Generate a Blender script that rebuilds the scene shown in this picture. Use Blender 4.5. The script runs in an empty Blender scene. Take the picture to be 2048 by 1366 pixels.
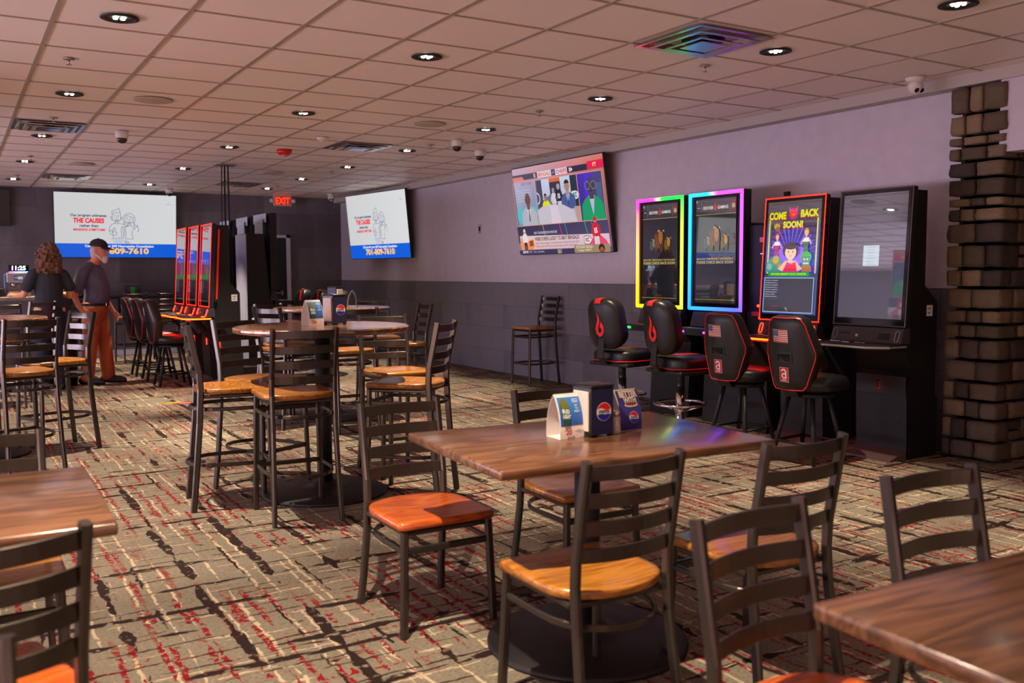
import bpy, bmesh, math, random
from mathutils import Vector, Matrix, Euler

S = bpy.context.scene
COL = bpy.data.collections.new('room'); S.collection.children.link(COL)
PI = math.pi
R = math.radians

# ------------------------------------------------------------------ camera
CAM_H = 1.3623
cam_data = bpy.data.cameras.new('camera')
cam = bpy.data.objects.new('camera', cam_data); COL.objects.link(cam)
YAW, PITCH, ROLL = .5440, -.0750, -.0046
_f = Vector((math.sin(YAW)*math.cos(PITCH), math.cos(YAW)*math.cos(PITCH), math.sin(PITCH)))
_r = Vector((math.cos(YAW), -math.sin(YAW), 0)); _u = _r.cross(_f)
_r2 = _r*math.cos(ROLL)+_u*math.sin(ROLL); _u2 = -_r*math.sin(ROLL)+_u*math.cos(ROLL)
cam.matrix_world = Matrix(((_r2.x, _u2.x, -_f.x, 0), (_r2.y, _u2.y, -_f.y, 0), (_r2.z, _u2.z, -_f.z, CAM_H), (0, 0, 0, 1)))
cam_data.sensor_width = 36; cam_data.lens = 1851/2048*36
cam_data.clip_start = .05; cam_data.clip_end = 60
cam_data.dof.use_dof = True; cam_data.dof.focus_distance = 6.6; cam_data.dof.aperture_fstop = 3.2
S.camera = cam

# ------------------------------------------------------------------ world, exposure
W = bpy.data.worlds.new('world'); S.world = W; W.use_nodes = True
W.node_tree.nodes['Background'].inputs[0].default_value = (.6, .55, .6, 1)
W.node_tree.nodes['Background'].inputs[1].default_value = .02
S.view_settings.view_transform = 'Standard'; S.view_settings.look = 'None'
S.view_settings.gamma = 1; S.view_settings.use_curve_mapping = False
S.view_settings.exposure = 0.0
S.cycles.use_denoising = True
S.cycles.max_bounces = 7; S.cycles.diffuse_bounces = 4; S.cycles.glossy_bounces = 4
S.cycles.transmission_bounces = 6; S.cycles.caustics_reflective = False; S.cycles.caustics_refractive = False
S.cycles.sample_clamp_indirect = 4; S.cycles.blur_glossy = .5
WARM = (1.0, .79, .57)
LAMP_W = 520.0

# ------------------------------------------------------------------ colours and materials
def lin(h):
    if isinstance(h, tuple): return h if len(h) == 4 else h+(1,)
    h = h.lstrip('#'); o = []
    for i in (0, 2, 4):
        c = int(h[i:i+2], 16)/255
        o.append(c/12.92 if c <= .04045 else ((c+.055)/1.055)**2.4)
    return tuple(o)+(1,)

class NT:
    """small node-graph helper"""
    def __init__(s, name):
        s.m = bpy.data.materials.new(name); s.m.use_nodes = True; s.t = s.m.node_tree
        s.b = s.t.nodes['Principled BSDF']; s._c = None
    def n(s, typ, **kw):
        nd = s.t.nodes.new(typ)
        for k, v in kw.items(): setattr(nd, k, v)
        return nd
    def ln(s, a, b): s.t.links.new(a, b)
    def coord(s):
        if not s._c: s._c = s.n('ShaderNodeTexCoord').outputs['Object']
        return s._c
    def map(s, scale=(1, 1, 1), rot=(0, 0, 0), loc=(0, 0, 0), src=None):
        m = s.n('ShaderNodeMapping'); s.ln(src or s.coord(), m.inputs[0])
        m.inputs['Scale'].default_value = scale; m.inputs['Rotation'].default_value = rot; m.inputs['Location'].default_value = loc
        return m.outputs[0]
    def noise(s, vec, scale=1, detail=2, rough=.5, dist=0):
        n = s.n('ShaderNodeTexNoise'); s.ln(vec, n.inputs['Vector'])
        n.inputs['Scale'].default_value = scale; n.inputs['Detail'].default_value = detail
        n.inputs['Roughness'].default_value = rough; n.inputs['Distortion'].default_value = dist
        return n.outputs['Fac']
    def ramp(s, fac, stops, interp='LINEAR'):
        r = s.n('ShaderNodeValToRGB'); s.ln(fac, r.inputs[0]); r.color_ramp.interpolation = interp
        e = r.color_ramp.elements
        while len(e) < len(stops): e.new(.5)
        for i, (p, c) in enumerate(stops):
            e[i].position = p; e[i].color = lin(c) if isinstance(c, str) else (c, c, c, 1) if isinstance(c, (int, float)) else lin(c)
        return r.outputs[0]
    def math(s, op, a, b=None, clamp=False):
        n = s.n('ShaderNodeMath', operation=op, use_clamp=clamp)
        for i, v in enumerate((a, b)):
            if v is None: continue
            if isinstance(v, (int, float)): n.inputs[i].default_value = v
            else: s.ln(v, n.inputs[i])
        return n.outputs[0]
    def mix(s, fac, a, b, blend='MIX'):
        n = s.n('ShaderNodeMix', data_type='RGBA', blend_type=blend)
        for i, v in ((0, fac), (6, a), (7, b)):
            if isinstance(v, (int, float)) and i == 0: n.inputs[0].default_value = v
            elif isinstance(v, (int, float)): n.inputs[i].default_value = (v, v, v, 1)
            elif isinstance(v, (str, tuple)): n.inputs[i].default_value = lin(v)
            else: s.ln(v, n.inputs[i])
        return n.outputs[2]
    def bump(s, h, strength=.3, dist=.01):
        b = s.n('ShaderNodeBump'); s.ln(h, b.inputs['Height']); b.inputs['Strength'].default_value = strength
        b.inputs['Distance'].default_value = dist; s.ln(b.outputs[0], s.b.inputs['Normal'])
    def set(s, **kw):
        for k, v in kw.items():
            i = s.b.inputs[k.replace('_', ' ')]
            if hasattr(v, 'node'): s.ln(v, i)
            else: i.default_value = lin(v) if isinstance(v, str) else v
        return s.m

_mc = {}
def simple(name, col, rough=.5, metal=0, spec=.5, noise=.0, nscale=30, bump=0, coat=0, emit=0, trans=0):
    if name in _mc: return _mc[name]
    t = NT(name)
    if noise:
        f = t.noise(t.map(), nscale, 3)
        c = lin(col)
        lo = tuple(x*(1-noise) for x in c[:3]); hi = tuple(min(1, x*(1+noise)) for x in c[:3])
        t.ln(t.ramp(f, [(.3, lo), (.7, hi)]), t.b.inputs['Base Color'])
        t.ln(t.math('ADD', t.math('MULTIPLY', f, .15), rough-.075), t.b.inputs['Roughness'])
        if bump: t.bump(f, bump, .003)
    else:
        t.set(Base_Color=lin(col)); t.set(Roughness=rough)
    t.set(Metallic=metal, Specular_IOR_Level=spec)
    if coat: t.set(Coat_Weight=coat, Coat_Roughness=.08)
    if trans: t.set(Transmission_Weight=trans)
    if emit: t.set(Emission_Color=lin(col), Emission_Strength=emit)
    _mc[name] = t.m
    return t.m

def mat_carpet():
    t = NT('carpet_mat'); c = t.coord()
    warp = t.n('ShaderNodeTexNoise'); t.ln(c, warp.inputs['Vector']); warp.inputs['Scale'].default_value = 14; warp.inputs['Detail'].default_value = 3
    va = t.n('ShaderNodeVectorMath', operation='MULTIPLY_ADD'); t.ln(warp.outputs['Color'], va.inputs[0]); va.inputs[1].default_value = (.035, .035, 0); t.ln(c, va.inputs[2])
    w = va.outputs[0]
    def streak(sx, sy, th, loc, soft=.02, src=None, det=2.5):
        f = t.noise(t.map(scale=(sx, sy, 1), loc=loc, src=src or w), 1, det, .55)
        return t.math('MULTIPLY', t.math('SUBTRACT', f, th), 1/soft, True)
    base = t.noise(t.map(), 1.6, 3)
    fib = t.noise(t.map(scale=(60, 160, 1)), 1, 3)
    col = t.ramp(base, [(.3, '#5f5a50'), (.55, '#6c665b'), (.75, '#787166')])
    col = t.mix(.45, col, t.ramp(fib, [(.3, '#504a42'), (.7, '#aaa08c')]))
    sep = t.n('ShaderNodeSeparateXYZ'); t.ln(w, sep.inputs[0])
    lw = t.n('ShaderNodeTexNoise'); t.ln(c, lw.inputs['Vector']); lw.inputs['Scale'].default_value = 1.1; lw.inputs['Detail'].default_value = 1
    slow = t.math('MULTIPLY', t.math('SUBTRACT', lw.outputs['Fac'], .5), .035)
    def lines(axis, s, wd, seed, th, run=1.6, soft=.02, wig=1.0):
        """long broken lines along an axis: spacing s, width wd, random position and presence"""
        u, v = (sep.outputs[0], sep.outputs[1]) if axis == 'y' else (sep.outputs[1], sep.outputs[0])
        q = t.math('DIVIDE', t.math('ADD', u, t.math('MULTIPLY', slow, wig)), s); q = t.math('ADD', q, seed*.37)
        idx = t.math('FLOOR', q); fr = t.math('FRACT', q)
        wn = t.n('ShaderNodeTexWhiteNoise', noise_dimensions='1D'); t.ln(t.math('ADD', idx, seed), wn.inputs['W'])
        pos = t.math('ADD', t.math('MULTIPLY', wn.outputs['Value'], .7), .15)
        d = t.math('MULTIPLY', t.math('ABSOLUTE', t.math('SUBTRACT', fr, pos)), s)
        cb = t.n('ShaderNodeCombineXYZ'); t.ln(t.math('MULTIPLY', v, run), cb.inputs[0]); t.ln(t.math('MULTIPLY', idx, 7.31+seed), cb.inputs[1])
        m = t.noise(cb.outputs[0], 1, 2.5, .6)
        k = t.math('MULTIPLY', t.math('SUBTRACT', m, th), 12, True)
        return t.math('MULTIPLY', t.math('SUBTRACT', t.math('MULTIPLY', k, wd), d), 1/.0025, True)
    dash = t.ramp(t.noise(t.map(scale=(26, 26, 1)), 1, 2), [(.40, 0.0), (.44, 1.0)])
    dash2 = t.ramp(t.noise(t.map(scale=(44, 44, 1), loc=(5, 5, 0)), 1, 2), [(.43, 0.0), (.48, 1.0)])
    cream = t.math('MULTIPLY', t.math('MAXIMUM', t.math('MAXIMUM', lines('y', .095, .0075, 3, .44, 1.8), lines('y', .21, .012, 11, .55, 2.2)), t.math('MAXIMUM', lines('x', .13, .0065, 5, .47, 1.8), lines('x', .33, .014, 21, .56, 2.5))), dash)
    col = t.mix(cream, col, '#b4a48a')
    patch = t.ramp(t.noise(t.map(loc=(4, 4, 0)), 1.3, 2), [(.42, 0.0), (.52, 1.0)])
    red = t.math('MAXIMUM', t.math('MAXIMUM', lines('y', .075, .0125, 7, .43, 2.2), lines('y', .17, .02, 27, .60, 4)), t.math('MAXIMUM', lines('x', .16, .0085, 9, .50, 2.4), t.math('MULTIPLY', t.math('SUBTRACT', t.noise(t.map(scale=(11, 9, 1), src=w, loc=(3, 9, 0)), 1, 3, .6), .64), 30, True)))
    col = t.mix(t.math('MULTIPLY', t.math('MULTIPLY', red, dash2), patch), col, '#7c1219')
    dk = t.ramp(t.noise(t.map(loc=(2, 8, 0)), 24, 2), [(.34, 0.0), (.42, 1.0)])
    thin = t.math('MAXIMUM', lines('x', .13, .0065, 15, .46, 2.4), lines('y', .22, .009, 17, .50, 2.4))
    fat = t.math('MAXIMUM', lines('x', .27, .022, 19, .48, 2.0, wig=3), lines('y', .30, .025, 23, .48, 2.0, wig=3))
    blot = t.math('MULTIPLY', t.math('SUBTRACT', t.noise(t.map(scale=(7, 9, 1), src=w, loc=(9, 9, 0)), 1, 4, .6), .655), 30, True)
    blk = t.math('MAXIMUM', t.math('MULTIPLY', t.math('MAXIMUM', thin, fat), dk), blot)
    col = t.mix(blk, col, '#271c1a')
    t.ln(col, t.b.inputs['Base Color'])
    t.bump(fib, .35, .004)
    return t.set(Roughness=.95, Specular_IOR_Level=.15)

def mat_slate(name, rot, tw=.61, th=.305, dark='#55565f', light='#777784'):
    t = NT(name); v = t.map(rot=rot)
    br = t.n('ShaderNodeTexBrick'); t.ln(v, br.inputs['Vector'])
    br.offset = .5; br.inputs['Scale'].default_value = 1; br.inputs['Brick Width'].default_value = tw; br.inputs['Row Height'].default_value = th
    br.inputs['Mortar Size'].default_value = .0025; br.inputs['Mortar Smooth'].default_value = .3; br.inputs['Bias'].default_value = 0
    br.inputs['Color1'].default_value = (.35, .35, .35, 1); br.inputs['Color2'].default_value = (.65, .65, .65, 1); br.inputs['Mortar'].default_value = (.1, .1, .1, 1)
    n1 = t.noise(t.map(scale=(2.2, 2.2, 1.3)), 1, 4, .6, .6)
    f = t.math('ADD', t.math('MULTIPLY', br.outputs['Color'], .7), t.math('MULTIPLY', n1, .5))
    t.ln(t.ramp(f, [(.22, '#33333a'), (.36, dark), (.6, light), (.8, '#7c7a84')]), t.b.inputs['Base Color'])
    t.bump(t.math('ADD', t.noise(t.map(), 14, 4), t.math('MULTIPLY', br.outputs['Fac'], -.8)), .25, .003)
    return t.set(Roughness=.5, Specular_IOR_Level=.4)

def mat_wood(name, c0, c1, c2, along='X', gs=1.0, rough=.28, coat=.3):
    t = NT(name)
    sc = (1.1*gs, 9*gs, 9*gs) if along == 'X' else (9*gs, 1.1*gs, 9*gs)
    n = t.noise(t.map(scale=sc), 1.2, 2, .5, .7)
    bands = t.math('FRACT', t.math('MULTIPLY', n, 6.0))
    tri = t.math('ABSOLUTE', t.math('SUBTRACT', bands, .5))
    fine = t.noise(t.map(scale=tuple(x*12 for x in sc)), 1, 3, .6)
    f = t.math('ADD', t.math('MULTIPLY', tri, .9), t.math('MULTIPLY', fine, .55))
    t.ln(t.ramp(f, [(.18, c0), (.45, c1), (.8, c2)]), t.b.inputs['Base Color'])
    t.bump(fine, .08, .002)
    return t.set(Roughness=rough, Coat_Weight=coat, Coat_Roughness=.15)

def mat_attr(name, emit=1.0, rough=.12, printed=False):
    """material of a screen or a print: the picture is the mesh's own face colour"""
    if name in _mc: return _mc[name]
    t = NT(name); a = t.n('ShaderNodeAttribute', attribute_name='pic')
    if printed:
        t.ln(a.outputs['Color'], t.b.inputs['Base Color']); t.set(Roughness=rough)
    else:
        t.set(Base_Color=(.004, .004, .005, 1), Roughness=rough)
        t.ln(a.outputs['Color'], t.b.inputs['Emission Color']); t.set(Emission_Strength=emit)
    _mc[name] = t.m
    return t.m

M = {}
M['carpet'] = mat_carpet()
M['slate_back'] = mat_slate('slate_tile_back_mat', (R(90), 0, 0), .61, .61, '#4c494f', '#645f66')
M['slate_side'] = mat_slate('slate_tile_side_mat', (0, R(90), R(90)), .61, .305)
M['paint'] = simple('grey_wall_paint', '#c6c0d0', .75, noise=.04, nscale=9, spec=.3)
M['paint_dark'] = simple('dark_hall_paint', '#8b8388', .8)  # darker grey paint of the hall walls
M['soffit'] = simple('soffit_paint', '#b3aca8', .7)
M['tile_ceiling'] = simple('ceiling_tile_mat', '#f2e4de', .5, noise=.04, nscale=220, bump=.12, spec=.5)
M['tbar'] = simple('ceiling_bar_mat', '#a39488', .4, spec=.5)
M['metal'] = simple('bronze_steel', '#4c4642', .27, .75)
M['metal_dark'] = simple('dark_steel', '#2c2b30', .4, .7)
M['black'] = simple('black_powder_coat', '#09090b', .55, noise=.15, nscale=12)
M['black_gloss'] = simple('black_gloss', '#070709', .12, spec=.6)
M['chrome'] = simple('chrome', '#d8d8dc', .07, 1)
M['vinyl'] = simple('black_vinyl', '#131315', .38, noise=.2, nscale=60, bump=.15)
M['red_vinyl'] = simple('red_vinyl', '#b01a1c', .4)
M['red_trim'] = simple('red_piping', '#d31c22', .4)
M['white_plastic'] = simple('white_plastic', '#d6d0d0', .4)
M['glass_dark'] = simple('dark_dome_glass', '#08080a', .05, spec=.8)
M['silver'] = simple('brushed_aluminium', '#b8b4b6', .2, 1)
M['table'] = mat_wood('walnut_laminate', '#382214', '#5e3d26', '#7e563a', 'X', .8, .26, .6)
M['table_round'] = mat_wood('walnut_laminate_round', '#44301e', '#6c4a30', '#8c6648', 'X', .8, .2, .6)
M['table_edge'] = simple('dark_table_edge', '#2b1a12', .4)
M['seat'] = mat_wood('honey_oak', '#744514', '#9c6220', '#b67c2e', 'X', 1.3, .3, .35)
M['seat_red'] = mat_wood('cherry_stained_seat', '#8c380e', '#b8541a', '#cc6a28', 'X', 1.0, .3, .35)
M['stone_grout'] = simple('stone_grout', '#2b221e', .95, noise=.3, nscale=40)
M['paper'] = simple('white_paper', '#e4dcd8', .8)
M['napkin'] = simple('paper_napkins', '#d8cac4', .9, noise=.06, nscale=120, bump=.3)
M['navy'] = simple('navy_plastic', '#141a44', .35)
M['glass'] = simple('clear_glass', '#ffffff', .03, trans=1)
M['salt'] = simple('salt', '#e8e2da', .9)
M['led_red'] = simple('red_light', '#ff2a10', emit=9)
M['led_green'] = simple('green_light', '#19e03c', emit=6)
M['led_purple'] = simple('purple_light', '#b22cf0', emit=6)
M['led_orange'] = simple('orange_light', '#ff4a08', emit=9)
M['lamp_chip'] = simple('lamp_chip', '#fff0dc', emit=40)
M['skin'] = simple('skin', '#b97a62', .5, noise=.06, nscale=20)

def mat_stone():
    t = NT('field_stone'); g = t.n('ShaderNodeNewGeometry')
    n = t.noise(t.map(scale=(1, 1, 1.6)), 9, 5, .65, .5)
    c = t.ramp(g.outputs['Random Per Island'], [(0, '#2a2422'), (.2, '#5c4f42'), (.4, '#786854'), (.6, '#403835'), (.8, '#8a775f'), (1, '#584a40')])
    c = t.mix(.6, c, t.ramp(n, [(.32, '#4a4038'), (.5, '#a89a88'), (.7, '#f0e4d0')]), 'MULTIPLY')
    c = t.mix(.5, c, t.ramp(g.outputs['Random Per Island'], [(0, '#2a2422'), (.2, '#5c4f42'), (.4, '#786854'), (.6, '#403835'), (.8, '#8a775f'), (1, '#584a40')]))
    t.ln(c, t.b.inputs['Base Color']); t.bump(n, .7, .012)
    return t.set(Roughness=.85)
M['stone'] = mat_stone()

# ------------------------------------------------------------------ mesh builder
class MB:
    """collects shapes, becomes ONE mesh object"""
    def __init__(s): s.v = []; s.f = []; s.sm = []; s.mi = []; s.cur = 0
    def add(s, verts, faces, smooth=False, mat=None, mx=None):
        o = len(s.v)
        for p in verts:
            p = Vector(p)
            if mx is not None: p = mx @ p
            s.v.append(tuple(p))
        for f in faces:
            s.f.append([i+o for i in f]); s.sm.append(smooth); s.mi.append(s.cur if mat is None else mat)
        return s
    def bm(s, b, smooth=False, mx=None, mat=None):
        b.verts.index_update()
        s.add([v.co.copy() for v in b.verts], [[v.index for v in f.verts] for f in b.faces], smooth, mat, mx); b.free(); return s
    def box(s, x0, x1, y0, y1, z0, z1, bev=0, seg=2, mx=None, mat=None, smooth=False):
        b = bmesh.new(); bmesh.ops.create_cube(b, size=1)
        for v in b.verts:
            v.co = Vector(((x0+x1)/2+v.co.x*(x1-x0), (y0+y1)/2+v.co.y*(y1-y0), (z0+z1)/2+v.co.z*(z1-z0)))
        if bev: bmesh.ops.bevel(b, geom=list(b.edges), offset=bev, segments=seg, affect='EDGES', profile=.5)
        return s.bm(b, smooth or bool(bev and seg > 2), mx, mat)
    def lathe(s, prof, seg=24, mx=None, mat=None, smooth=True):
        v = []; f = []; n = len(prof)
        for i in range(seg):
            a = 2*PI*i/seg
            for r, z in prof: v.append((r*math.cos(a), r*math.sin(a), z))
        for i in range(seg):
            j = (i+1) % seg
            for k in range(n-1): f.append((i*n+k, j*n+k, j*n+k+1, i*n+k+1))
        if prof[0][0] > 1e-6: f.append([i*n for i in range(seg)][::-1])
        if prof[-1][0] > 1e-6: f.append([i*n+n-1 for i in range(seg)])
        return s.add(v, f, smooth, mat, mx)
    def prism(s, poly, a, b, axis='z', mx=None, mat=None, smooth=False):
        """poly extruded from a to b; axis z: poly=(x,y); y: poly=(x,z); x: poly=(y,z)"""
        n = len(poly)
        P = {'z': lambda p, h: (p[0], p[1], h), 'y': lambda p, h: (p[0], h, p[1]), 'x': lambda p, h: (h, p[0], p[1])}[axis]
        v = [P(p, a) for p in poly]+[P(p, b) for p in poly]
        f = [list(range(n))[::-1], [n+i for i in range(n)]]+[(i, (i+1) % n, n+(i+1) % n, n+i) for i in range(n)]
        return s.add(v, f, smooth, mat, mx)
    def sweep(s, pts, w, d, side=(1, 0, 0), closed=False, ch=.25, mx=None, mat=None, smooth=False, round_=False, seg=10):
        """rectangular (w along side, d across) or round tube swept along pts"""
        pts = [Vector(p) for p in pts]; n = len(pts); rings = []
        sd = Vector(side)
        for i, p in enumerate(pts):
            if closed: t = pts[(i+1) % n]-pts[i-1]
            else: t = pts[min(i+1, n-1)]-pts[max(i-1, 0)]
            t.normalize(); x = sd-t*sd.dot(t)
            if x.length < 1e-4: x = Vector((0, 1, 0))-t*t.y
            x.normalize(); y = t.cross(x)
            if round_: R_ = [(math.cos(2*PI*k/seg)*w/2, math.sin(2*PI*k/seg)*d/2) for k in range(seg)]
            else:
                c = min(w, d)*ch; a, b = w/2, d/2
                R_ = [(a-c, -b), (a, -b+c), (a, b-c), (a-c, b), (-a+c, b), (-a, b-c), (-a, -b+c), (-a+c, -b)]
            rings.append([p+x*q[0]+y*q[1] for q in R_])
        m = len(rings[0]); v = [q for r in rings for q in r]; f = []
        for i in range(n if closed else n-1):
            j = (i+1) % n
            for k in range(m): f.append((i*m+k, i*m+(k+1) % m, j*m+(k+1) % m, j*m+k))
        if not closed: f.append(list(range(m))[::-1]); f.append([(n-1)*m+k for k in range(m)])
        return s.add(v, f, smooth or round_, mat, mx)
    def tube(s, pts, r, seg=10, closed=False, mx=None, mat=None):
        return s.sweep(pts, 2*r, 2*r, (0, 0, 1) if abs(pts[1][2]-pts[0][2]) < .7*(Vector(pts[1])-Vector(pts[0])).length else (1, 0, 0), closed, round_=True, seg=seg, mx=mx, mat=mat)
    def ball(s, c, r, seg=16, ring=10, mx=None, mat=None):
        if not isinstance(r, tuple): r = (r, r, r)
        b = bmesh.new(); bmesh.ops.create_uvsphere(b, u_segments=seg, v_segments=ring, radius=1)
        for v in b.verts: v.co = Vector((c[0]+v.co.x*r[0], c[1]+v.co.y*r[1], c[2]+v.co.z*r[2]))
        return s.bm(b, True, mx, mat)
    def build(s, name, mats, parent=None, loc=None, rot=None, kind=None):
        me = bpy.data.meshes.new(name); me.from_pydata(s.v, [], s.f)
        for m in (mats if isinstance(mats, (list, tuple)) else [mats]): me.materials.append(m)
        me.polygons.foreach_set('use_smooth', s.sm); me.polygons.foreach_set('material_index', s.mi)
        me.validate(); me.update()
        o = bpy.data.objects.new(name, me); COL.objects.link(o)
        if parent: o.parent = parent
        if loc: o.location = loc
        if rot: o.rotation_euler = rot
        if kind: o['kind'] = kind
        return o

def thing(name, label, cat, loc=(0, 0, 0), rz=0, group=None, rot=None):
    o = bpy.data.objects.new(name, None); COL.objects.link(o); o.empty_display_size = .1
    o.location = loc; o.rotation_euler = rot or (0, 0, rz); o['label'] = label; o['category'] = cat
    if group: o['group'] = group
    return o
def tag(o, label, cat, group=None):
    o['label'] = label; o['category'] = cat
    if group: o['group'] = group
    return o
def copy_tree(o, parent=None):
    c = o.copy(); COL.objects.link(c)
    if parent: c.parent = parent
    for ch in list(o.children): copy_tree(ch, c)
    return c

# ------------------------------------------------------------------ flat pictures (screens, prints): many colours, ONE mesh
_txt = {}
def text_geo(s, bold):
    k = (s, bold)
    if k in _txt: return _txt[k]
    cu = bpy.data.curves.new('glyphs', 'FONT'); cu.body = s; cu.size = 1; cu.resolution_u = 3
    if bold: cu.offset = bold
    ob = bpy.data.objects.new('glyphs', cu); COL.objects.link(ob)
    bpy.context.view_layer.update()
    me = bpy.data.meshes.new_from_object(ob.evaluated_get(bpy.context.evaluated_depsgraph_get()))
    V = [(v.co.x, v.co.y) for v in me.vertices]; F = [list(p.vertices) for p in me.polygons]
    bpy.data.objects.remove(ob); bpy.data.curves.remove(cu); bpy.data.meshes.remove(me)
    xs = [p[0] for p in V] or [0]; x0, x1 = min(xs), max(xs)
    _txt[k] = (V, F, x0, x1); return _txt[k]

class Pic:
    """canvas in local x (right) / z (up), facing -y; each shape a hair in front of the last"""
    def __init__(s, dz=.00025, y=0, xf=None): s.v = []; s.f = []; s.c = []; s.y = y; s.dz = dz; s.xf = xf
    def raw(s, P, F, cols, lift=True):
        if lift: s.y -= s.dz
        o = len(s.v)
        for x, z in P:
            if s.xf: x, z = s.xf(x, z)
            s.v.append((x, s.y, z))
        for f in F:
            s.f.append([i+o for i in f]); s.c.append([cols[i] if isinstance(cols, list) else cols for i in f])
    def poly(s, P, col): s.raw(P, [list(range(len(P)))], lin(col) if not isinstance(col, list) else [lin(c) for c in col])
    def rect(s, x0, z0, x1, z1, col): s.poly([(x0, z0), (x1, z0), (x1, z1), (x0, z1)], col)
    def circ(s, x, z, r, col, rz=None, n=20, a0=0, a1=360):
        rz = rz or r; full = a1-a0 >= 360
        s.poly([(x+r*math.cos(R(a0+(a1-a0)*i/(n if full else n-1))), z+rz*math.sin(R(a0+(a1-a0)*i/(n if full else n-1)))) for i in range(n)], col)
    def line(s, P, w, col, closed=False):
        P = [Vector(p) for p in P]
        if closed: P = P+[P[0]]
        c = lin(col); V = []; F = []
        for a, b in zip(P, P[1:]):
            d = b-a
            if d.length < 1e-6: continue
            d.normalize(); n = Vector((-d.y, d.x))*w/2; e = d*w*.3; o = len(V)
            V += [tuple(a-e-n), tuple(b+e-n), tuple(b+e+n), tuple(a-e+n)]; F.append([o, o+1, o+2, o+3])
        s.raw(V, F, c)
    def arc(s, x, z, r, w, col, a0, a1, rz=None, n=14):
        rz = rz or r
        s.line([(x+r*math.cos(R(a0+(a1-a0)*i/n)), z+rz*math.sin(R(a0+(a1-a0)*i/n))) for i in range(n+1)], w, col)
    def text(s, t, x, z, size, col, width=None, bold=0, align='c', shear=0, rot=0):
        """size = cap height-ish em; width fits the line"""
        V, F, x0, x1 = text_geo(t, bold)
        k = size/.7; kx = width/(x1-x0) if width else k
        off = -(x0+x1)/2 if align == 'c' else -x0 if align == 'l' else -x1
        ca, sa = math.cos(R(rot)), math.sin(R(rot)); P = []
        for a, b in V:
            px, pz = (a+off)*kx+shear*b*k, b*k
            P.append((x+px*ca-pz*sa, z+px*sa+pz*ca))
        s.raw(P, F, lin(col))
    def cut(s, axis, step):
        """split every shape in strips so that it can follow a curved panel"""
        b = bmesh.new(); L = b.faces.layers.int.new('k'); K = []
        for f, c in zip(s.f, s.c):
            try: fc = b.faces.new([b.verts.new(s.v[i]) for i in f])
            except ValueError: continue
            fc[L] = len(K); K.append(c[0])
        xs = [v[axis] for v in s.v]; n = Vector((1, 0, 0)) if axis == 0 else Vector((0, 0, 1))
        x = math.floor(min(xs)/step)*step
        while x < max(xs):
            bmesh.ops.bisect_plane(b, geom=list(b.verts)+list(b.edges)+list(b.faces), dist=1e-6, plane_co=n*x, plane_no=n); x += step
        b.verts.index_update()
        s.v = [tuple(v.co) for v in b.verts]; s.f = [[v.index for v in f.verts] for f in b.faces]; s.c = [[K[f[L]]]*len(f.verts) for f in b.faces]; b.free()
    def build(s, name, mat, parent=None, loc=None, rot=None):
        me = bpy.data.meshes.new(name); me.from_pydata(s.v, [], s.f); me.materials.append(mat)
        ca = me.color_attributes.new('pic', 'FLOAT_COLOR', 'CORNER')
        flat = []
        for cs in s.c:
            for c in cs: flat.extend(c)
        ca.data.foreach_set('color', flat)
        o = bpy.data.objects.new(name, me); COL.objects.link(o)
        if parent: o.parent = parent
        if loc: o.location = loc
        if rot: o.rotation_euler = rot
        return o

# ------------------------------------------------------------------ the room
CEIL = 2.74; WX = 6.34; WY = 16.7; LX = -6.2; BY = -3.2
def struct(name, mb, mats): return mb.build(name, mats, kind='structure')
struct('floor', MB().box(LX-.1, WX+3, BY-.1, WY+.1, -.1, 0), M['carpet'])
struct('ceiling', MB().box(LX-.1, WX+3, BY-.1, WY+.1, CEIL+.006, CEIL+.12), M['tile_ceiling'])
g = MB(); TS = .6096; gx0 = 2.8745*TS; gy0 = 7.4245*TS
for i in range(-13, 8):
    x = gx0+i*TS
    if LX < x < 6.2: g.box(x-.012, x+.012, BY, WY, CEIL-.001, CEIL+.0062)
for j in range(-13, 21):
    y = gy0+j*TS
    if BY < y < WY: g.box(LX, 6.2, y-.008, y+.008, CEIL+.0005, CEIL+.0062)
struct('trim_1', g, M['tbar'])
# right wall: painted top, slate wainscot 1.22 m high, soffit along the ceiling
w = MB(); w.box(WX, WX+.1, 3.95, WY+.1, 1.225, CEIL); struct('wall_right', w, M['paint'])
w = MB(); w.box(WX-.012, WX+.1, 3.95, WY, 0, 1.225); struct('wall_right_tiled_base', w, M['slate_side'])
w = MB(); w.box(6.205, WX+.05, BY, WY, 2.662, CEIL+.005); struct('trim_2', w, M['soffit'])
w = MB(); w.box(WX-.022, WX-.012, 4.2, WY, 0, .012); struct('baseboard_right', w, M['silver'])
# header over the opening beside the stone column, with the dark hall behind it
w = MB(); w.box(6.225, 6.36, BY, 3.79, 2.17, 2.663); struct('wall_header', w, M['paint'])
w = MB(); w.box(8.9, 9.0, BY, 4.6, 0, CEIL); w.box(6.4, 9.0, 4.05, 4.15, 0, CEIL); struct('wall_hall', w, M['paint_dark'])
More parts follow.
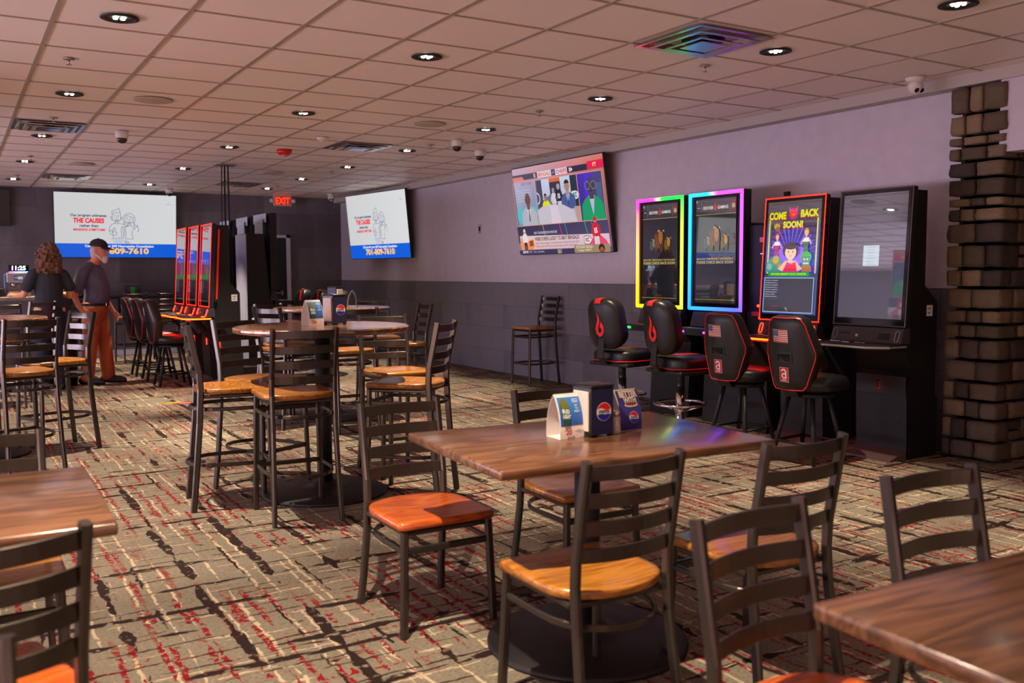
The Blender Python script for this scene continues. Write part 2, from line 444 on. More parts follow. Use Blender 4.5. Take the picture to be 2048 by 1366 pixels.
# back wall
w = MB(); w.box(LX, WX, WY, WY+.1, 0, CEIL); struct('wall_back', w, M['slate_back'])
w = MB(); w.box(LX-.1, LX, BY, WY, 0, CEIL); struct('wall_left', w, M['paint'])
w = MB(); w.box(LX, WX+3, BY-.1, BY, 0, CEIL); struct('wall_front', w, M['paint'])
def added_fill_panel(name, x0, x1, y0, y1, z0, z1, axis, e, c=(1.0, .64, .56)):  # glowing panels added out of view to brighten ceiling and right wall
    g = MB(); g.box(x0, x1, y0, y1, z0, z1); o = struct(name, g, simple('fill_glow_' + name, c, emit=e))
    f = MB()
    if axis == 'y':
        n = 4
        for i in range(n+1): x = x0+(x1-x0)*i/n; f.box(x-.03, x+.03, y0-.01, y1+.03, z0, z1)
        f.box(x0, x1, y0, y1+.03, z0-.05, z0); f.box(x0, x1, y0, y1+.03, z1, z1+.05)
    else:
        n = 4
        for i in range(n+1): y = y0+(y1-y0)*i/n; f.box(x0, x1+.03, y-.03, y+.03, z0, z1)
        f.box(x0, x1+.03, y0, y1, z0-.05, z0); f.box(x0, x1+.03, y0, y1, z1, z1+.05)
    f.build('panel_frame', M['black'], o)
added_fill_panel('fill_panel_front', -4.5, 4.5, BY+.005, BY+.02, .08, .95, 'y', 2.2)
added_fill_panel('fill_panel_left_near', LX+.005, LX+.02, -2.5, 4.0, .08, 1.05, 'x', 11)
added_fill_panel('fill_panel_left_far', LX+.005, LX+.02, 4.6, 14.4, .08, 1.05, 'x', 17, (.86, .74, 1.0))
w = MB(); w.box(4.42, 5.27, WY-.035, WY-.002, 0, 2.0); d1 = struct('door_1', w, M['black'])
w = MB(); w.box(5.27, 5.34, WY-.06, WY-.002, 0, 2.05); w.box(4.35, 4.42, WY-.06, WY-.002, 0, 2.05); w.box(4.35, 5.34, WY-.06, WY-.002, 2.0, 2.05)
w.build('door_frame', M['paint'], d1)
w = MB(); w.tube([(5.16, WY-.09, 1.0), (5.04, WY-.09, 1.0)], .01); w.box(5.14, 5.18, WY-.09, WY-.03, .96, 1.04); w.build('door_handle', M['silver'], d1)
w = MB(); w.box(LX, 4.35, WY-.014, WY-.002, 0, .09); struct('baseboard_back', w, M['paint'])

# stone facing on the column: real stones in courses, wrapped round the corner
def column():
    rnd = random.Random(11)
    X0, Y0, Y1, X1 = 6.225, 3.77, 4.10, 8.6
    core = MB(); core.box(X0+.05, 6.42, Y0+.05, Y1, 0, 2.662); core.box(X0+.05, X1, Y0+.05, Y0+.3, 0, 2.66)
    root = core.build('wall_column', M['stone_grout']); root['kind'] = 'structure'
    st = MB()
    def stone(x0, x1, y0, y1, z0, z1):
        b = bmesh.new(); bmesh.ops.create_cube(b, size=1)
        bmesh.ops.subdivide_edges(b, edges=list(b.edges), cuts=3, use_grid_fill=True)
        sx, sy, sz = x1-x0, y1-y0, z1-z0; sd = rnd.random()*99
        for v in b.verts:
            p = v.co*2
            q = Vector([math.copysign(abs(c)**1.0, c) for c in p])
            l4 = (abs(q.x)**16+abs(q.y)**16+abs(q.z)**16)**(1/16)
            q = q/max(l4, 1e-6)*max(abs(c) for c in q)
            j = lambda k: (math.sin(sd+q.x*2.3*k+q.z*3.1)+math.sin(sd*2+q.y*2.9+q.z*2.2*k))*.028
            q = Vector((q.x*(1+j(1)*.5), q.y*(1+j(1.7)), q.z*(1+j(2.3))))
            v.co = Vector(((x0+x1)/2+q.x*sx/2, (y0+y1)/2+q.y*sy/2, (z0+z1)/2+q.z*sz/2))
        st.bm(b, True)
    z = .012
    rows = []
    while z < 2.6:
        h = rnd.choice([.07, .10, .115, .13, .15, .17]); h = min(h, 2.655-z)
        if 2.655-z-h < .08: h = 2.655-z
        rows.append((z, h)); z += h+.004
    for k, (z, h) in enumerate(rows):
        # corner stone wraps both faces
        dep = rnd.uniform(.0, .03); g_ = .018
        wx = rnd.uniform(.08, .17) if k % 2 else rnd.uniform(.12, .22); wy = rnd.uniform(.07, .17)
        if z > 2.15: wx = .12
        stone(X0-.03-dep*.5, X0+wx, Y0-.03-dep*.5, Y0+wy, z+g_/2, z+h-g_/2)
        y = Y0+wy+.014
        while y < Y1+.03:
            e = min(y+rnd.uniform(.08, .2), Y1+.035)
            if Y1+.035-e < .07: e = Y1+.035
            stone(X0-.028-rnd.uniform(0, .02), X0+.07, y, e, z+g_/2, z+h-g_/2); y = e+.02
        x = X0+wx+.014
        while x < X1 and z < 2.66:
            e = min(x+rnd.uniform(.07, .24), X1)
            if rnd.random() < .3 and h > .13:
                stone(x, e, Y0-.03-rnd.uniform(0, .02), Y0+.07, z+g_/2, z+h*.45)
                stone(x, e, Y0-.03-rnd.uniform(0, .02), Y0+.07, z+h*.45+g_, z+h-g_/2)
            else: stone(x, e, Y0-.03-rnd.uniform(0, .02), Y0+.07, z+g_/2, z+h-g_/2)
            x = e+.02
    st.build('stones', M['stone'], root)
column()

# ------------------------------------------------------------------ ceiling fittings
def spot(x, y, w=1.0, z=CEIL-.03, a=62):
    l = bpy.data.lights.new('downlight_lamp', 'SPOT'); l.energy = LAMP_W*w; l.color = WARM
    l.spot_size = R(a); l.spot_blend = .6; l.shadow_soft_size = .022
    o = bpy.data.objects.new('downlight_lamp', l); COL.objects.link(o); o.location = (x, y, z)
    return o
def make_downlight():
    t = thing('downlight', '', 'ceiling light')
    MB().lathe([(.098, -.001), (.1, -.006), (.082, -.011), (.078, -.006), (.074, .0), (.068, -.004), (.064, .002), (.058, -.002), (.054, .003), (0, .004)], 32).build('trim_ring', M['black'], t)
    b = MB()
    for k in range(4):
        a = PI/4+k*PI/2; b.lathe([(0, -.007), (.008, -.007), (.013, -.002), (.013, .004)], 14, Matrix.Translation((.026*math.cos(a), .026*math.sin(a), 0)))
    b.build('lamp', M['lamp_chip'], t)
    return t
DL = [(.84, 5.46), (.84, 7.92), (.84, 10.42), (.84, 12.89), (.84, 15.33), (2.67, 5.45), (2.67, 7.88), (2.67, 10.37), (2.68, 12.78), (2.70, 15.30),
      (4.54, 3.01), (4.50, 4.22), (4.50, 6.06), (4.50, 7.91), (4.49, 9.70), (4.50, 11.57), (4.48, 13.37), (4.49, 15.13)]
DLL = ['large round black downlight at top left of the ceiling', 'round downlight second from the front above the man, left ceiling', 'round downlight just behind the far left ceiling air vent',
       'small downlight on the left behind the second round speaker', 'smallest far left downlight near the back wall', 'round black downlight at top centre of the ceiling',
       'round downlight above and left of the near round bar table', 'small downlight above the support rods of the machines', 'small downlight left of the hanging rods at the back',
       'dim downlight above the big white screen on the back wall', 'round black downlight at the top right corner of the ceiling', 'round downlight right of the big reflective air diffuser',
       'round downlight above the colourful glow, right of the centre sprinkler', 'round downlight just above the pair of dome cameras', 'small downlight right of the middle air vent, above the white screen television',
       'small downlight near the ceiling between exit sign and white television', 'small downlight above and right of the exit sign', 'tiny downlight just left of the exit sign']
dl0 = make_downlight()
for i, (x, y) in enumerate(DL):
    o = dl0 if i == 0 else copy_tree(dl0)
    o.location = (x, y, CEIL-.001); o['label'] = DLL[i]; o['group'] = 'round downlights in the tiled ceiling'
    spot(x, y, .55 if x > 4.3 and y < 9 else (.8 if y > 9 else 1.0))
spot(.66, 2.25, 1.1, a=92)
for x, y, w in [(.66, -.2, .8), (2.67, .4, .6), (4.5, 1.3, .9), (4.5, -1.2, .8), (2.67, -1.8, .6),
                (-1.0, 5.46, 1), (-1.0, 7.92, 1), (-1.2, 2.6, 1), (-1.0, -.2, .8), (-1.0, 10.4, .8), (-1, 12.9, .8), (-2.83, 5.46, 1), (-2.83, 9, 1), (-2.83, 2, 1), (-4.4, 6, .8), (-2.8, 13, .8)]: spot(x, y, w)

def make_vent():
    t = thing('air_vent', '', 'air vent'); h = .295
    f = MB()
    for a, b, z in [(h, h-.03, -.004), (.235, .205, -.016), (.165, .14, -.028)]:
        zz = z
        P = [(-a, -a), (a, -a), (a, a), (-a, a)]; Q = [(-b, -b), (b, -b), (b, b), (-b, b)]
        s_ = .022
        v = [(x, y, zz) for x, y in P]+[(x, y, zz-.004) for x, y in P]+[(x, y, zz-.004) for x, y in Q]+[(x*.82, y*.82, zz+s_) for x, y in Q]
        F = []
        for k in range(4):
            j = (k+1) % 4
            F += [(k, j, 4+j, 4+k), (4+k, 4+j, 8+j, 8+k), (8+k, 8+j, 12+j, 12+k)]
        f.add(v, F)
    f.box(-.1, .1, -.1, .1, -.034, -.03)
    f.build('louvres', M['silver'], t)
    MB().lathe([(0, .03), (.13, .03), (.13, .0)], 24).build('duct_opening', M['black'], t)
    return t
v0 = make_vent()
for i, (x, y, L) in enumerate([(3.93, 4.26, 'large square metal air diffuser reflecting coloured light at top right'), (.84, 9.73, 'square metal air diffuser at far left of the ceiling'),
                 (3.88, 9.65, 'square metal air diffuser in the middle of the ceiling'), (1.47, 14.60, 'square air diffuser above the big white screen'), (3.88, 14.57, 'flat square air vent near the hanging rods')]):
    o = v0 if i == 0 else copy_tree(v0); o.location = (x, y, CEIL-.002); o['label'] = L; o['group'] = 'square air diffusers'
def make_speaker():
    t = thing('ceiling_speaker', '', 'speaker')
    MB().lathe([(.15, 0), (.152, -.004), (.14, -.008), (0, -.010)], 32).build('grille', simple('speaker_grille', '#b3a79f', .8), t)
    MB().lathe([(0, -.012), (.008, -.012), (.008, -.008)], 12).build('badge', M['silver'], t)
    return t
s0 = make_speaker()
for i, (x, y, L) in enumerate([(1.44, 7.88, 'round ceiling speaker above and left of the near dome camera'), (3.88, 7.88, 'round ceiling speaker left of the pair of dome cameras'),
                  (1.47, 12.86, 'round ceiling speaker above the big white screen'), (3.88, 12.75, 'round ceiling speaker above the exit sign')]):
    o = s0 if i == 0 else copy_tree(s0); o.location = (x, y, CEIL-.001); o['label'] = L; o['group'] = 'round ceiling speakers'
def make_sprinkler():
    t = thing('sprinkler', '', 'sprinkler')
    MB().lathe([(.035, 0), (.033, -.006), (.012, -.01)], 20).lathe([(.006, -.01), (.006, -.035), (0, -.036)], 10).build('body', M['silver'], t)
    MB().lathe([(0, -.04), (.018, -.04), (.018, -.037), (0, -.036)], 16).build('deflector', M['silver'], t)
    return t
k0 = make_sprinkler()
for i, (x, y, L) in enumerate([(.71, 6.65, 'chrome sprinkler head below the top left downlight'), (.84, 9.21, 'chrome sprinkler head beside the far left diffuser'), (.86, 12.28, 'small sprinkler head near the left ceiling, third back'),
        (.86, 14.7, 'smallest sprinkler head at far left near the back wall'), (4.41, 4.76, 'chrome sprinkler head below the large colourful diffuser'), (4.40, 6.80, 'chrome sprinkler head in the centre right of the ceiling'),
        (4.52, 9.16, 'small sprinkler head left of the pair of dome cameras'), (4.51, 12.19, 'small sprinkler head above the white screen television'), (4.50, 14.62, 'tiny sprinkler head just above the exit sign')]):
    o = k0 if i == 0 else copy_tree(k0); o.location = (x, y, CEIL); o['label'] = L; o['group'] = 'ceiling sprinkler heads'
def make_dome():
    t = thing('dome_camera', '', 'security camera')
    MB().lathe([(.062, 0), (.062, -.045), (.056, -.065), (.05, -.07)], 28).build('housing', M['white_plastic'], t)
    MB().lathe([(.048, -.068), (.046, -.09), (.034, -.108), (.015, -.117), (0, -.119)], 24).build('dome', M['glass_dark'], t)
    return t
c0 = make_dome()
for i, (x, y, L) in enumerate([(1.48, 9.73, 'white dome camera hanging alone in the left ceiling'), (4.59, 8.68, 'white dome camera, left and larger one of the close pair'),
        (5.19, 9.26, 'white dome camera, right one of the close pair near the wall'), (3.12, 15.96, 'small dome camera above the right end of the big white screen')]):
    o = c0 if i == 0 else copy_tree(c0); o.location = (x, y, CEIL); o['label'] = L; o['group'] = 'white dome cameras'
def make_turret():
    t = thing('turret_camera', '', 'security camera')
    MB().lathe([(.068, 0), (.068, -.018), (.058, -.03), (.045, -.04)], 28).build('base', M['white_plastic'], t)
    MB().ball((0, 0, -.07), .055, 24, 14).build('body', M['white_plastic'], t)
    mx = Matrix.Translation((0, 0, -.07)) @ Euler((R(125), 0, R(18))).to_matrix().to_4x4()
    l = MB()
    for dx in (-.022, .022): l.lathe([(.016, .045), (.018, .052), (.014, .055), (0, .053)], 18, mx @ Matrix.Translation((dx, 0, 0)))
    l.build('lens', M['glass_dark'], t)
    return t
c1 = make_turret(); c1.location = (5.98, 4.28, CEIL); c1.rotation_euler = (0, 0, R(-30)); c1['label'] = 'white two-eyed turret camera near the ceiling left of the stone column'; c1['group'] = 'white turret cameras'
c2 = copy_tree(c1); c2.location = (5.77, 15.65, CEIL); c2['label'] = 'small white turret camera in the far back right corner'
t = thing('fire_alarm', 'red round ceiling fire alarm strobe with white lettering', 'fire alarm', (3.27, 10.33, CEIL))
MB().lathe([(.085, 0), (.083, -.03), (.06, -.055), (.03, -.058), (0, -.058)], 28).build('body', simple('alarm_red', '#c81020', .3), t)
MB().lathe([(.04, -.056), (.036, -.07), (0, -.074)], 20).build('strobe_lens', simple('alarm_lens', '#d08a90', .1), t)
t = thing('smoke_detector', 'small white smoke detector right of the red fire alarm', 'smoke detector', (3.31, 9.19, CEIL))
MB().lathe([(.06, 0), (.06, -.015), (.045, -.03), (.03, -.034)], 24).build('base', M['white_plastic'], t)
MB().lathe([(.028, -.03), (.026, -.045), (0, -.05)], 20).build('sensor', M['white_plastic'], t)
# cable poles from the ceiling down behind the red machines
t = thing('power_pole', 'thin black cable poles hanging from a square ceiling plate behind the red machines', 'cable pole', (3.06, 12.11, 0))
MB().box(-.13, .13, -.08, .08, CEIL-.012, CEIL-.001, .003).build('ceiling_plate', M['silver'], t)
for dx, dy, r_ in [(-.05, .02, .007), (-.025, -.03, .006), (.0, .03, .008), (.03, -.02, .006), (.05, .02, .007)]:
    MB().tube([(dx, dy, .7), (dx+.012, dy, 1.5), (dx-.006, dy, 2.1), (dx*.8, dy, CEIL-.01)], r_, 8).build('cable', M['black'], t)

# exit sign
t = thing('exit_sign', 'illuminated red EXIT sign hanging below the ceiling at the back', 'exit sign', (5.13, 16.38, 2.555))
MB().box(-.165, .165, -.02, .02, 0, .19, .012).box(-.03, .03, -.012, .012, .19, .2).build('housing', simple('exit_housing', '#e6b9a4', .5), t)
p = Pic(y=-.0205); p.rect(-.15, .015, .15, .175, '#5c1810'); p.text('EXIT', 0, .035, .115, '#ff3018', width=.26, bold=.03)
p.build('face', mat_attr('exit_face_mat', 2.2, .4), t)
for sx in (-1, 1):
    l = MB(); l.lathe([(.03, 0), (.038, -.012), (.03, -.03), (0, -.034)], 18, Matrix.Translation((sx*.2, -.0, .09)) @ Euler((R(-90), 0, 0)).to_matrix().to_4x4()); l.tube([(sx*.16, 0, .09), (sx*.2, .0, .09)], .01)
    l.build('lamp_head', M['white_plastic'], t)

# ------------------------------------------------------------------ ladder-back chairs and bar stools
def seat_geo(wf, wr, yf, yr, zt, th):
    """saddle seat: straight front edge, round back"""
    P = []
    n = 16
    P += [(-wf, yf-.015), (-wf+.015, yf), (wf-.015, yf), (wf, yf-.015)]
    for i in range(n+1):
        a = PI*i/n
        P.append((wr*math.cos(a)*1.0, yr+.165-abs(math.sin(a))**.75*.165))
    # P runs left-front, right-front, then right to left round the back
    b = bmesh.new(); N = len(P)
    def ring(sc, z, f=None):
        out = []
        for x, y in P:
            cy = (yf+yr)/2; q = Vector((x*sc, cy+(y-cy)*sc, z)); 
            if f: q.z += f(q.x, q.y)
            out.append(b.verts.new(q))
        return out
    dip = lambda x, y: -.012*max(0, 1-(x/.15)**2)*max(0, 1-((y+.04)/.2)**2)+.004*math.exp(-(x/.04)**2)*(1 if y > .05 else 0)
    rings = [ring(.95, zt-th), ring(.99, zt-th+.004), ring(1.0, zt-th+.012), ring(1.0, zt-.008), ring(.985, zt-.001), ring(.9, zt, dip), ring(.6, zt, dip), ring(.25, zt, dip)]
    for r0, r1 in zip(rings, rings[1:]):
        for i in range(N): b.faces.new((r0[i], r0[(i+1) % N], r1[(i+1) % N], r1[i]))
    b.faces.new(rings[0][::-1]); b.faces.new(rings[-1])
    bmesh.ops.recalc_face_normals(b, faces=b.faces)
    return b

def make_chair(name, zs, zt, zh, seat_mat, lower=None):
    """zs seat top, zt post top, zh hoop heights"""
    t = thing(name, '', 'chair' if zs < .6 else 'bar stool')
    MB().bm(seat_geo(.205, .205, .205, -.215, zs, .032), True).build('seat', seat_mat, t)
    f = MB()
    f.sweep([(-.18, .18, zs-.045), (.18, .18, zs-.045)], .022, .02, (0, 1, 0)); f.sweep([(-.175, -.17, zs-.045), (.175, -.17, zs-.045)], .022, .02, (0, 1, 0))
    for sx in (-1, 1): f.sweep([(sx*.172, .18, zs-.045), (sx*.172, -.17, zs-.045)], .022, .02, (1, 0, 0))
    f.build('seat_frame', M['metal'], t)
    for sx in (-1, 1):
        MB().sweep([(sx*.192, .20, 0), (sx*.178, .185, zs-.035)], .03, .026, (1, 0, 0)).build('leg', M['metal'], t)
        x0 = sx*.172; p = [(sx*.186, -.243, 0), (sx*.178, -.222, zs*.3), (x0, -.196, zs*.72), (x0, -.186, zs), (x0, -.190, zs+.09), (x0, -.215, zs+.09+(zt-zs-.09)*.45), (x0, -.245, zt)]
        MB().sweep(p, .024, .036, (1, 0, 0)).build('leg', M['metal'], t)
    for k in range(4):
        z = zt-.036-k*.083
        u = (z-zs-.09)/(zt-zs-.09); yb = -.192-max(0, u)*.053
        pts = [(-.166+.332*i/10, yb-.030*(1-((i-5)/5)**2), z) for i in range(11)]
        MB().sweep(pts, .044, .009, (0, 0, 1), ch=.2, smooth=False).build('slat', M['metal'], t)
    for z in zh:
        u = z/zs; yb = -.243+.057*min(1, u*1.1)
        pts = []
        for i in range(15):
            a = PI*i/14
            pts.append((.185*math.cos(a), (.0 if z < zs*.8 else .0)+(yb-.045)*math.sin(a)**.8+.02*0, z))
        pts = [(.184, .17, z)]+pts+[(-.184, .17, z)]
        MB().sweep(pts, .022, .012, (0, 0, 1), ch=.3).build('hoop', M['metal'], t)
        MB().sweep([(-.18, .188, z), (.18, .188, z)], .026, .014, (0, 0, 1)).build('stretcher', M['metal'], t)
    return t
ch_honey = make_chair('dining_chair', .437, .83, [.325], M['seat'])
ch_red = make_chair('dining_chair', .437, .83, [.325], M['seat_red'])
st_honey = make_chair('bar_stool', .705, 1.068, [.585, .262], M['seat'])
_used = set()
def place(proto, bx, by, rz, label, group):
    """bx, by = middle of the backrest's top"""
    o = proto if proto.name not in _used else copy_tree(proto)
    _used.add(proto.name)
    a = R(rz); o.location = (bx-math.sin(a)*.25, by+math.cos(a)*.25, 0); o.rotation_euler = (0, 0, a)
    o['label'] = label; o['group'] = group; return o
GA = 'ladder-back chairs round the rectangular tables'; GB = 'ladder-back stools round the bar tables'
place(ch_red, 1.58, 3.53, 180, 'ladder-back chair with bright orange-red seat at left end of the centre rectangular table', GA)
place(ch_honey, 1.675, 2.075, 0, 'ladder-back chair seen from behind in front of the centre rectangular table, all four slats showing', GA)
place(ch_honey, 2.325, 3.55, 180, 'ladder-back chair behind the centre table, hidden partly by the napkin holder', GA)
place(ch_honey, 2.315, 2.01, -1, 'ladder-back chair at the right end of the centre rectangular table, seat toward table', GA)
place(ch_red, 1.52, 1.485, 184, 'nearest ladder-back chair at lower right with green and blue light glints on its slats', GA)
place(ch_honey, 2.225, 1.52, 177, 'ladder-back chair at far right standing behind the lower right wooden table', GA)
place(ch_red, .06, 2.10, 14, 'ladder-back chair in the lower left in front of the left table', GA)
place(ch_honey, -.125, 1.53, 180, 'ladder-back chair in the bottom left corner, only one post showing', GA)
place(ch_honey, .07, 3.56, 180, 'ladder-back chair behind the left rectangular table, cut by the left edge', GA)
place(st_honey, 1.615, 4.81, -4, 'bar stool seen from behind in front of the near round bar table', GB)
place(st_honey, 1.15, 5.57, -98, 'bar stool seen side on left of the near round table, orange seat', GB)
place(st_honey, 2.55, 4.97, 45, 'bar stool at the right of the near round table with yellow lit seat', GB)
place(st_honey, 2.575, 6.03, 180, 'bar stool behind the near round table to the right, one pale lit post', GB)
place(st_honey, 1.555, 6.05, 207, 'bar stool behind the near round table to the left, colourful glints on its slats', GB)
place(st_honey, 2.62, 8.90, 208, 'bar stool behind the far round table on its left, beside the black machine', GB)
place(st_honey, 2.33, 7.98, -67, 'bar stool at the left front of the far round table, behind the near table', GB)
place(st_honey, 3.85, 9.25, 168, 'bar stool behind the far round table on its right', GB)
place(st_honey, 2.93, 7.35, 0, 'bar stool in front of the far round table, right of the napkin holder', GB)
place(st_honey, 3.88, 8.0, 84, 'bar stool seen edge on at the right of the far round table, with reddish posts', GB)
place(st_honey, 6.27, 9.44, 92, 'single bar stool standing against the tiled right wall', 'stools standing alone')
place(st_honey, .455, 6.96, 19, 'large bar stool seen from behind at far left, in front of the round table', GB)
place(st_honey, .885, 8.02, 112, 'bar stool with yellow wood seat at the left, in front of the standing man', GB)
place(st_honey, .10, 9.0, 180, 'bar stool at the far left edge behind the left round table', GB)
place(st_honey, .86, 11.3, 40, 'bar stool with red glints on its slats, in front of the long-haired person', GB)
place(st_honey, .42, 10.6, -10, 'bar stool with pale shining slats left of the red-glinting one', GB)
place(st_honey, .10, 10.5, 5, 'bar stool at the far left edge in front of the bar counter', GB)
place(st_honey, 2.40, 15.05, 8, 'bar stool at the back wall ledge left of the red machines, red lit post', 'stools at the back ledge')
place(st_honey, 2.93, 15.15, 0, 'bar stool at the back wall ledge just left of the tall red screens', 'stools at the back ledge')
place(st_honey, 1.55, 14.6, 60, 'bar stool half hidden behind the arm of the man in the cap', 'stools at the back ledge')

# ------------------------------------------------------------------ tables
def pedestal(t, zt, r=.38, x=0, y=0):
    mx = Matrix.Translation((x, y, 0))
    MB().lathe([(r, 0), (r, .012), (r-.01, .02), (.16, .038), (.08, .05), (.07, .075)], 40, mx).build('base', M['black'], t)
    MB().lathe([(.047, .04), (.047, zt-.05)], 24, mx).build('column', M['black'], t)
    b = MB(); b.sweep([(x-.28, y, zt-.043), (x+.28, y, zt-.043)], .05, .02, (0, 1, 0)); b.sweep([(x, y-.28, zt-.043), (x, y+.28, zt-.043)], .05, .02, (1, 0, 0)); b.build('support_arm', M['black'], t)
def rect_table(cx, cy, rz, label, lx=1.098, ly=.768, zt=.765):
    t = thing('dining_table', label, 'table', (cx, cy, 0), R(rz), 'rectangular wooden dining tables')
    MB().box(-lx/2, lx/2, -ly/2, ly/2, zt-.032, zt, .007, 3, smooth=False).build('tabletop', M['table'], t)
    pedestal(t, zt, .37)
def round_table(cx, cy, r, label, rz=0, zt=1.04):
    t = thing('bar_table', label, 'table', (cx, cy, 0), R(rz), 'round bar-height tables')
    MB().lathe([(r-.012, zt-.034), (r-.002, zt-.03), (r, zt-.02), (r, zt-.008), (r-.006, zt-.001), (r-.014, zt), (0, zt)], 72, smooth=False).build('tabletop', M['table_round'], t)
    pedestal(t, zt, .38)
rect_table(1.960, 2.713, -3.5, 'rectangular walnut-coloured table in the centre holding napkin holder and salt shaker')
rect_table(1.840, .712, -2, 'rectangular wooden table in the lower right corner with strong grain')
rect_table(-.222, 2.757, -1, 'rectangular wooden table cut off by the left edge')
round_table(1.94, 5.46, .53, 'near round bar-height table with dispenser and card tent')
round_table(3.07, 8.35, .545, 'far round bar-height table with pale shining top', 40)
round_table(.10, 7.98, .53, 'round bar-height table cut off by the left edge behind a stool', 20)

# ------------------------------------------------------------------ things on the tables
PRINT = mat_attr('printed_card', rough=.5, printed=True)
def pepsi_disc(p, x, z, r):
    p.circ(x, z, r*1.08, '#c9c6cf', n=32); p.circ(x, z, r, '#e8e4e6', n=32)
    top = [(x+r*math.cos(R(a)), z+r*math.sin(R(a))) for a in range(18, 163, 8)]
    wave = [(x-r*.95+1.9*r*i/10, z+r*.30+.12*r*math.sin(i/10*2*PI)) for i in range(11)]
    p.poly(top+wave, '#d8141c')
    bot = [(x+r*math.cos(R(a)), z+r*math.sin(R(a))) for a in range(198, 343, 8)]
    wave = [(x+r*.95-1.9*r*i/10, z-r*.36-.12*r*math.sin(i/10*2*PI)) for i in range(11)]
    p.poly(bot+wave, '#1420a0')
    p.text('PEPSI', x, z-r*.17, r*.34, '#101018', width=r*1.5, bold=.03)
def dispenser(x, y, z, rz, label, s=1.0):
    t = thing('napkin_dispenser', label, 'napkin dispenser', (x, y, z), R(rz), 'black napkin dispensers')
    w, d, h = .052, .055, .19
    b = MB(); b.box(-w, w, -d, d, .008, h-.006, .004); b.box(-w-.002, w+.002, -d-.002, d+.002, h-.014, h, .006, 3)
    for sx in (-1, 1):
        for sy in (-1, 1): b.box(sx*w*.8-.007, sx*w*.8+.007, sy*d*.8-.007, sy*d*.8+.007, 0, .01)
    b.build('case', simple('dispenser_case', '#17181d', .3, .3), t)
    for sy, ry in ((-1, 0), (1, 180)):
        p = Pic(y=-d-.0005); p.rect(-w+.003, .01, w-.003, h-.016, '#141842'); pepsi_disc(p, .006, .092, .0315)
        p.build('side_panel', PRINT, t, rot=(0, 0, R(ry)))
    for sx in (-1, 1):
        m = MB(); m.box(sx*w-.001 if sx > 0 else -w-.006, w+.006 if sx > 0 else -w+.001, -d+.011, d-.011, .022, h-.024, .002)
        m.build('napkins', M['napkin'], t)
    return t
def tent(x, y, z, rz, label, kind):
    t = thing('table_tent', label, 'table card', (x, y, z), R(rz), 'folded card tents on the tables')
    H = .158 if kind == 'beer' else .152; wx = .052; dp = .045
    def prof(u):  # bulging side panels from base to the ridge
        return dp*(1-u**2.6)
    # card: front and back panel with thickness, floor flap
    c = MB(); n = 10
    for sg in (-1, 1):
        P = [(sg*prof(i/n)*1.0, i/n*H) for i in range(n+1)]
        v = []; f = []
        for i, (yy, zz) in enumerate(P): v += [(-wx, yy, zz), (wx, yy, zz), (-wx, yy-sg*.0012, zz), (wx, yy-sg*.0012, zz)]
        for i in range(n):
            a = i*4; f += [(a, a+1, a+5, a+4), (a+2, a+6, a+7, a+3), (a, a+4, a+6, a+2), (a+1, a+3, a+7, a+5)]
        c.add(v, f)
    c.box(-wx, wx, -dp, dp, .0, .001)
    c.build('card', M['paper'], t)
    Y = [prof(i/24) for i in range(25)]
    def ycurve(zz): u = max(0, min(1, zz/H))*24; i = min(23, int(u)); return Y[i]+(Y[i+1]-Y[i])*(u-i)
    for sy in (0, 180):
        p = Pic()
        if kind == 'beer':
            for k in range(12):  # blue field as thin bands so it can follow the bulge
                a = .046+.1*k/12; g_ = k/11; p.rect(-wx+.004, a, wx-.003, a+.1/12+.0002, (.02+.02*g_, .09+.12*g_, .42+.12*g_, 1))
            body = [(-.036, .046), (-.01, .046), (-.006, .09), (-.004, .112), (-.010, .132), (-.018, .142), (-.026, .144), (-.036, .134), (-.041, .115), (-.041, .09)]
            p.poly(body, '#1c4a34'); p.poly([(-.038, .108), (-.005, .108), (-.010, .132), (-.018, .142), (-.026, .144), (-.036, .134)], '#6a6a1c')
            p.rect(-.04, .07, -.006, .107, '#3a6a58')
            p.text('BUD', -.022, .092, .013, '#e8ecec', width=.031, bold=.03, rot=-8); p.text('LIGHT', -.021, .074, .013, '#e8ecec', width=.031, bold=.03, rot=-8)
            for k, (s_, zz, w_) in enumerate([('EASY TO', .134, .024), ('DRINK', .127, .024), ('EASY', .114, .012), ('TO', .104, .012), ('ENJOY', .094, .024)]):
                p.text(s_, .026, zz, .006, '#cfe6f4', width=w_, bold=.02)
            p.rect(0, .044, .048, .047, '#d8a838')
            p.rect(-.03, .036, .0, .0365, '#888888'); p.text('20', -.018, .016, .018, '#b01428', width=.026, bold=.04); p.circ(-.0335, .03, .004, '#e0a828')
            p.text('16oz', .026, .028, .006, '#5a5aa8', width=.016); p.text('CANS', .026, .018, .005, '#5a5aa8', width=.022)
            p.rect(-.04, .010, .02, .0105, '#777777')
        else:
            for k in range(16):
                a = .002+.146*k/16; g_ = math.exp(-((k-7)/4)**2); p.rect(-wx+.001, a, wx-.001, a+.146/16+.0002, (.03+.03*g_, .025+.03*g_, .16+.2*g_, 1))
            p.text('BETTER', .004, .125, .021, '#e6dcc0', width=.085, bold=.05); p.text('WITH', .004, .103, .020, '#e6dcc0', width=.06, bold=.05)
            p.circ(.006, .096, .032, '#e0d4c0', rz=.008); p.circ(.006, .099, .026, '#8a3a22', rz=.006)
            pepsi_disc(p, .01, .05, .0205)
        p.cut(2, .008); p.v = [(x_, y_-ycurve(z_)-.0006, z_) for x_, y_, z_ in p.v]
        p.build('print', PRINT, t, rot=(0, 0, R(sy)))
    return t
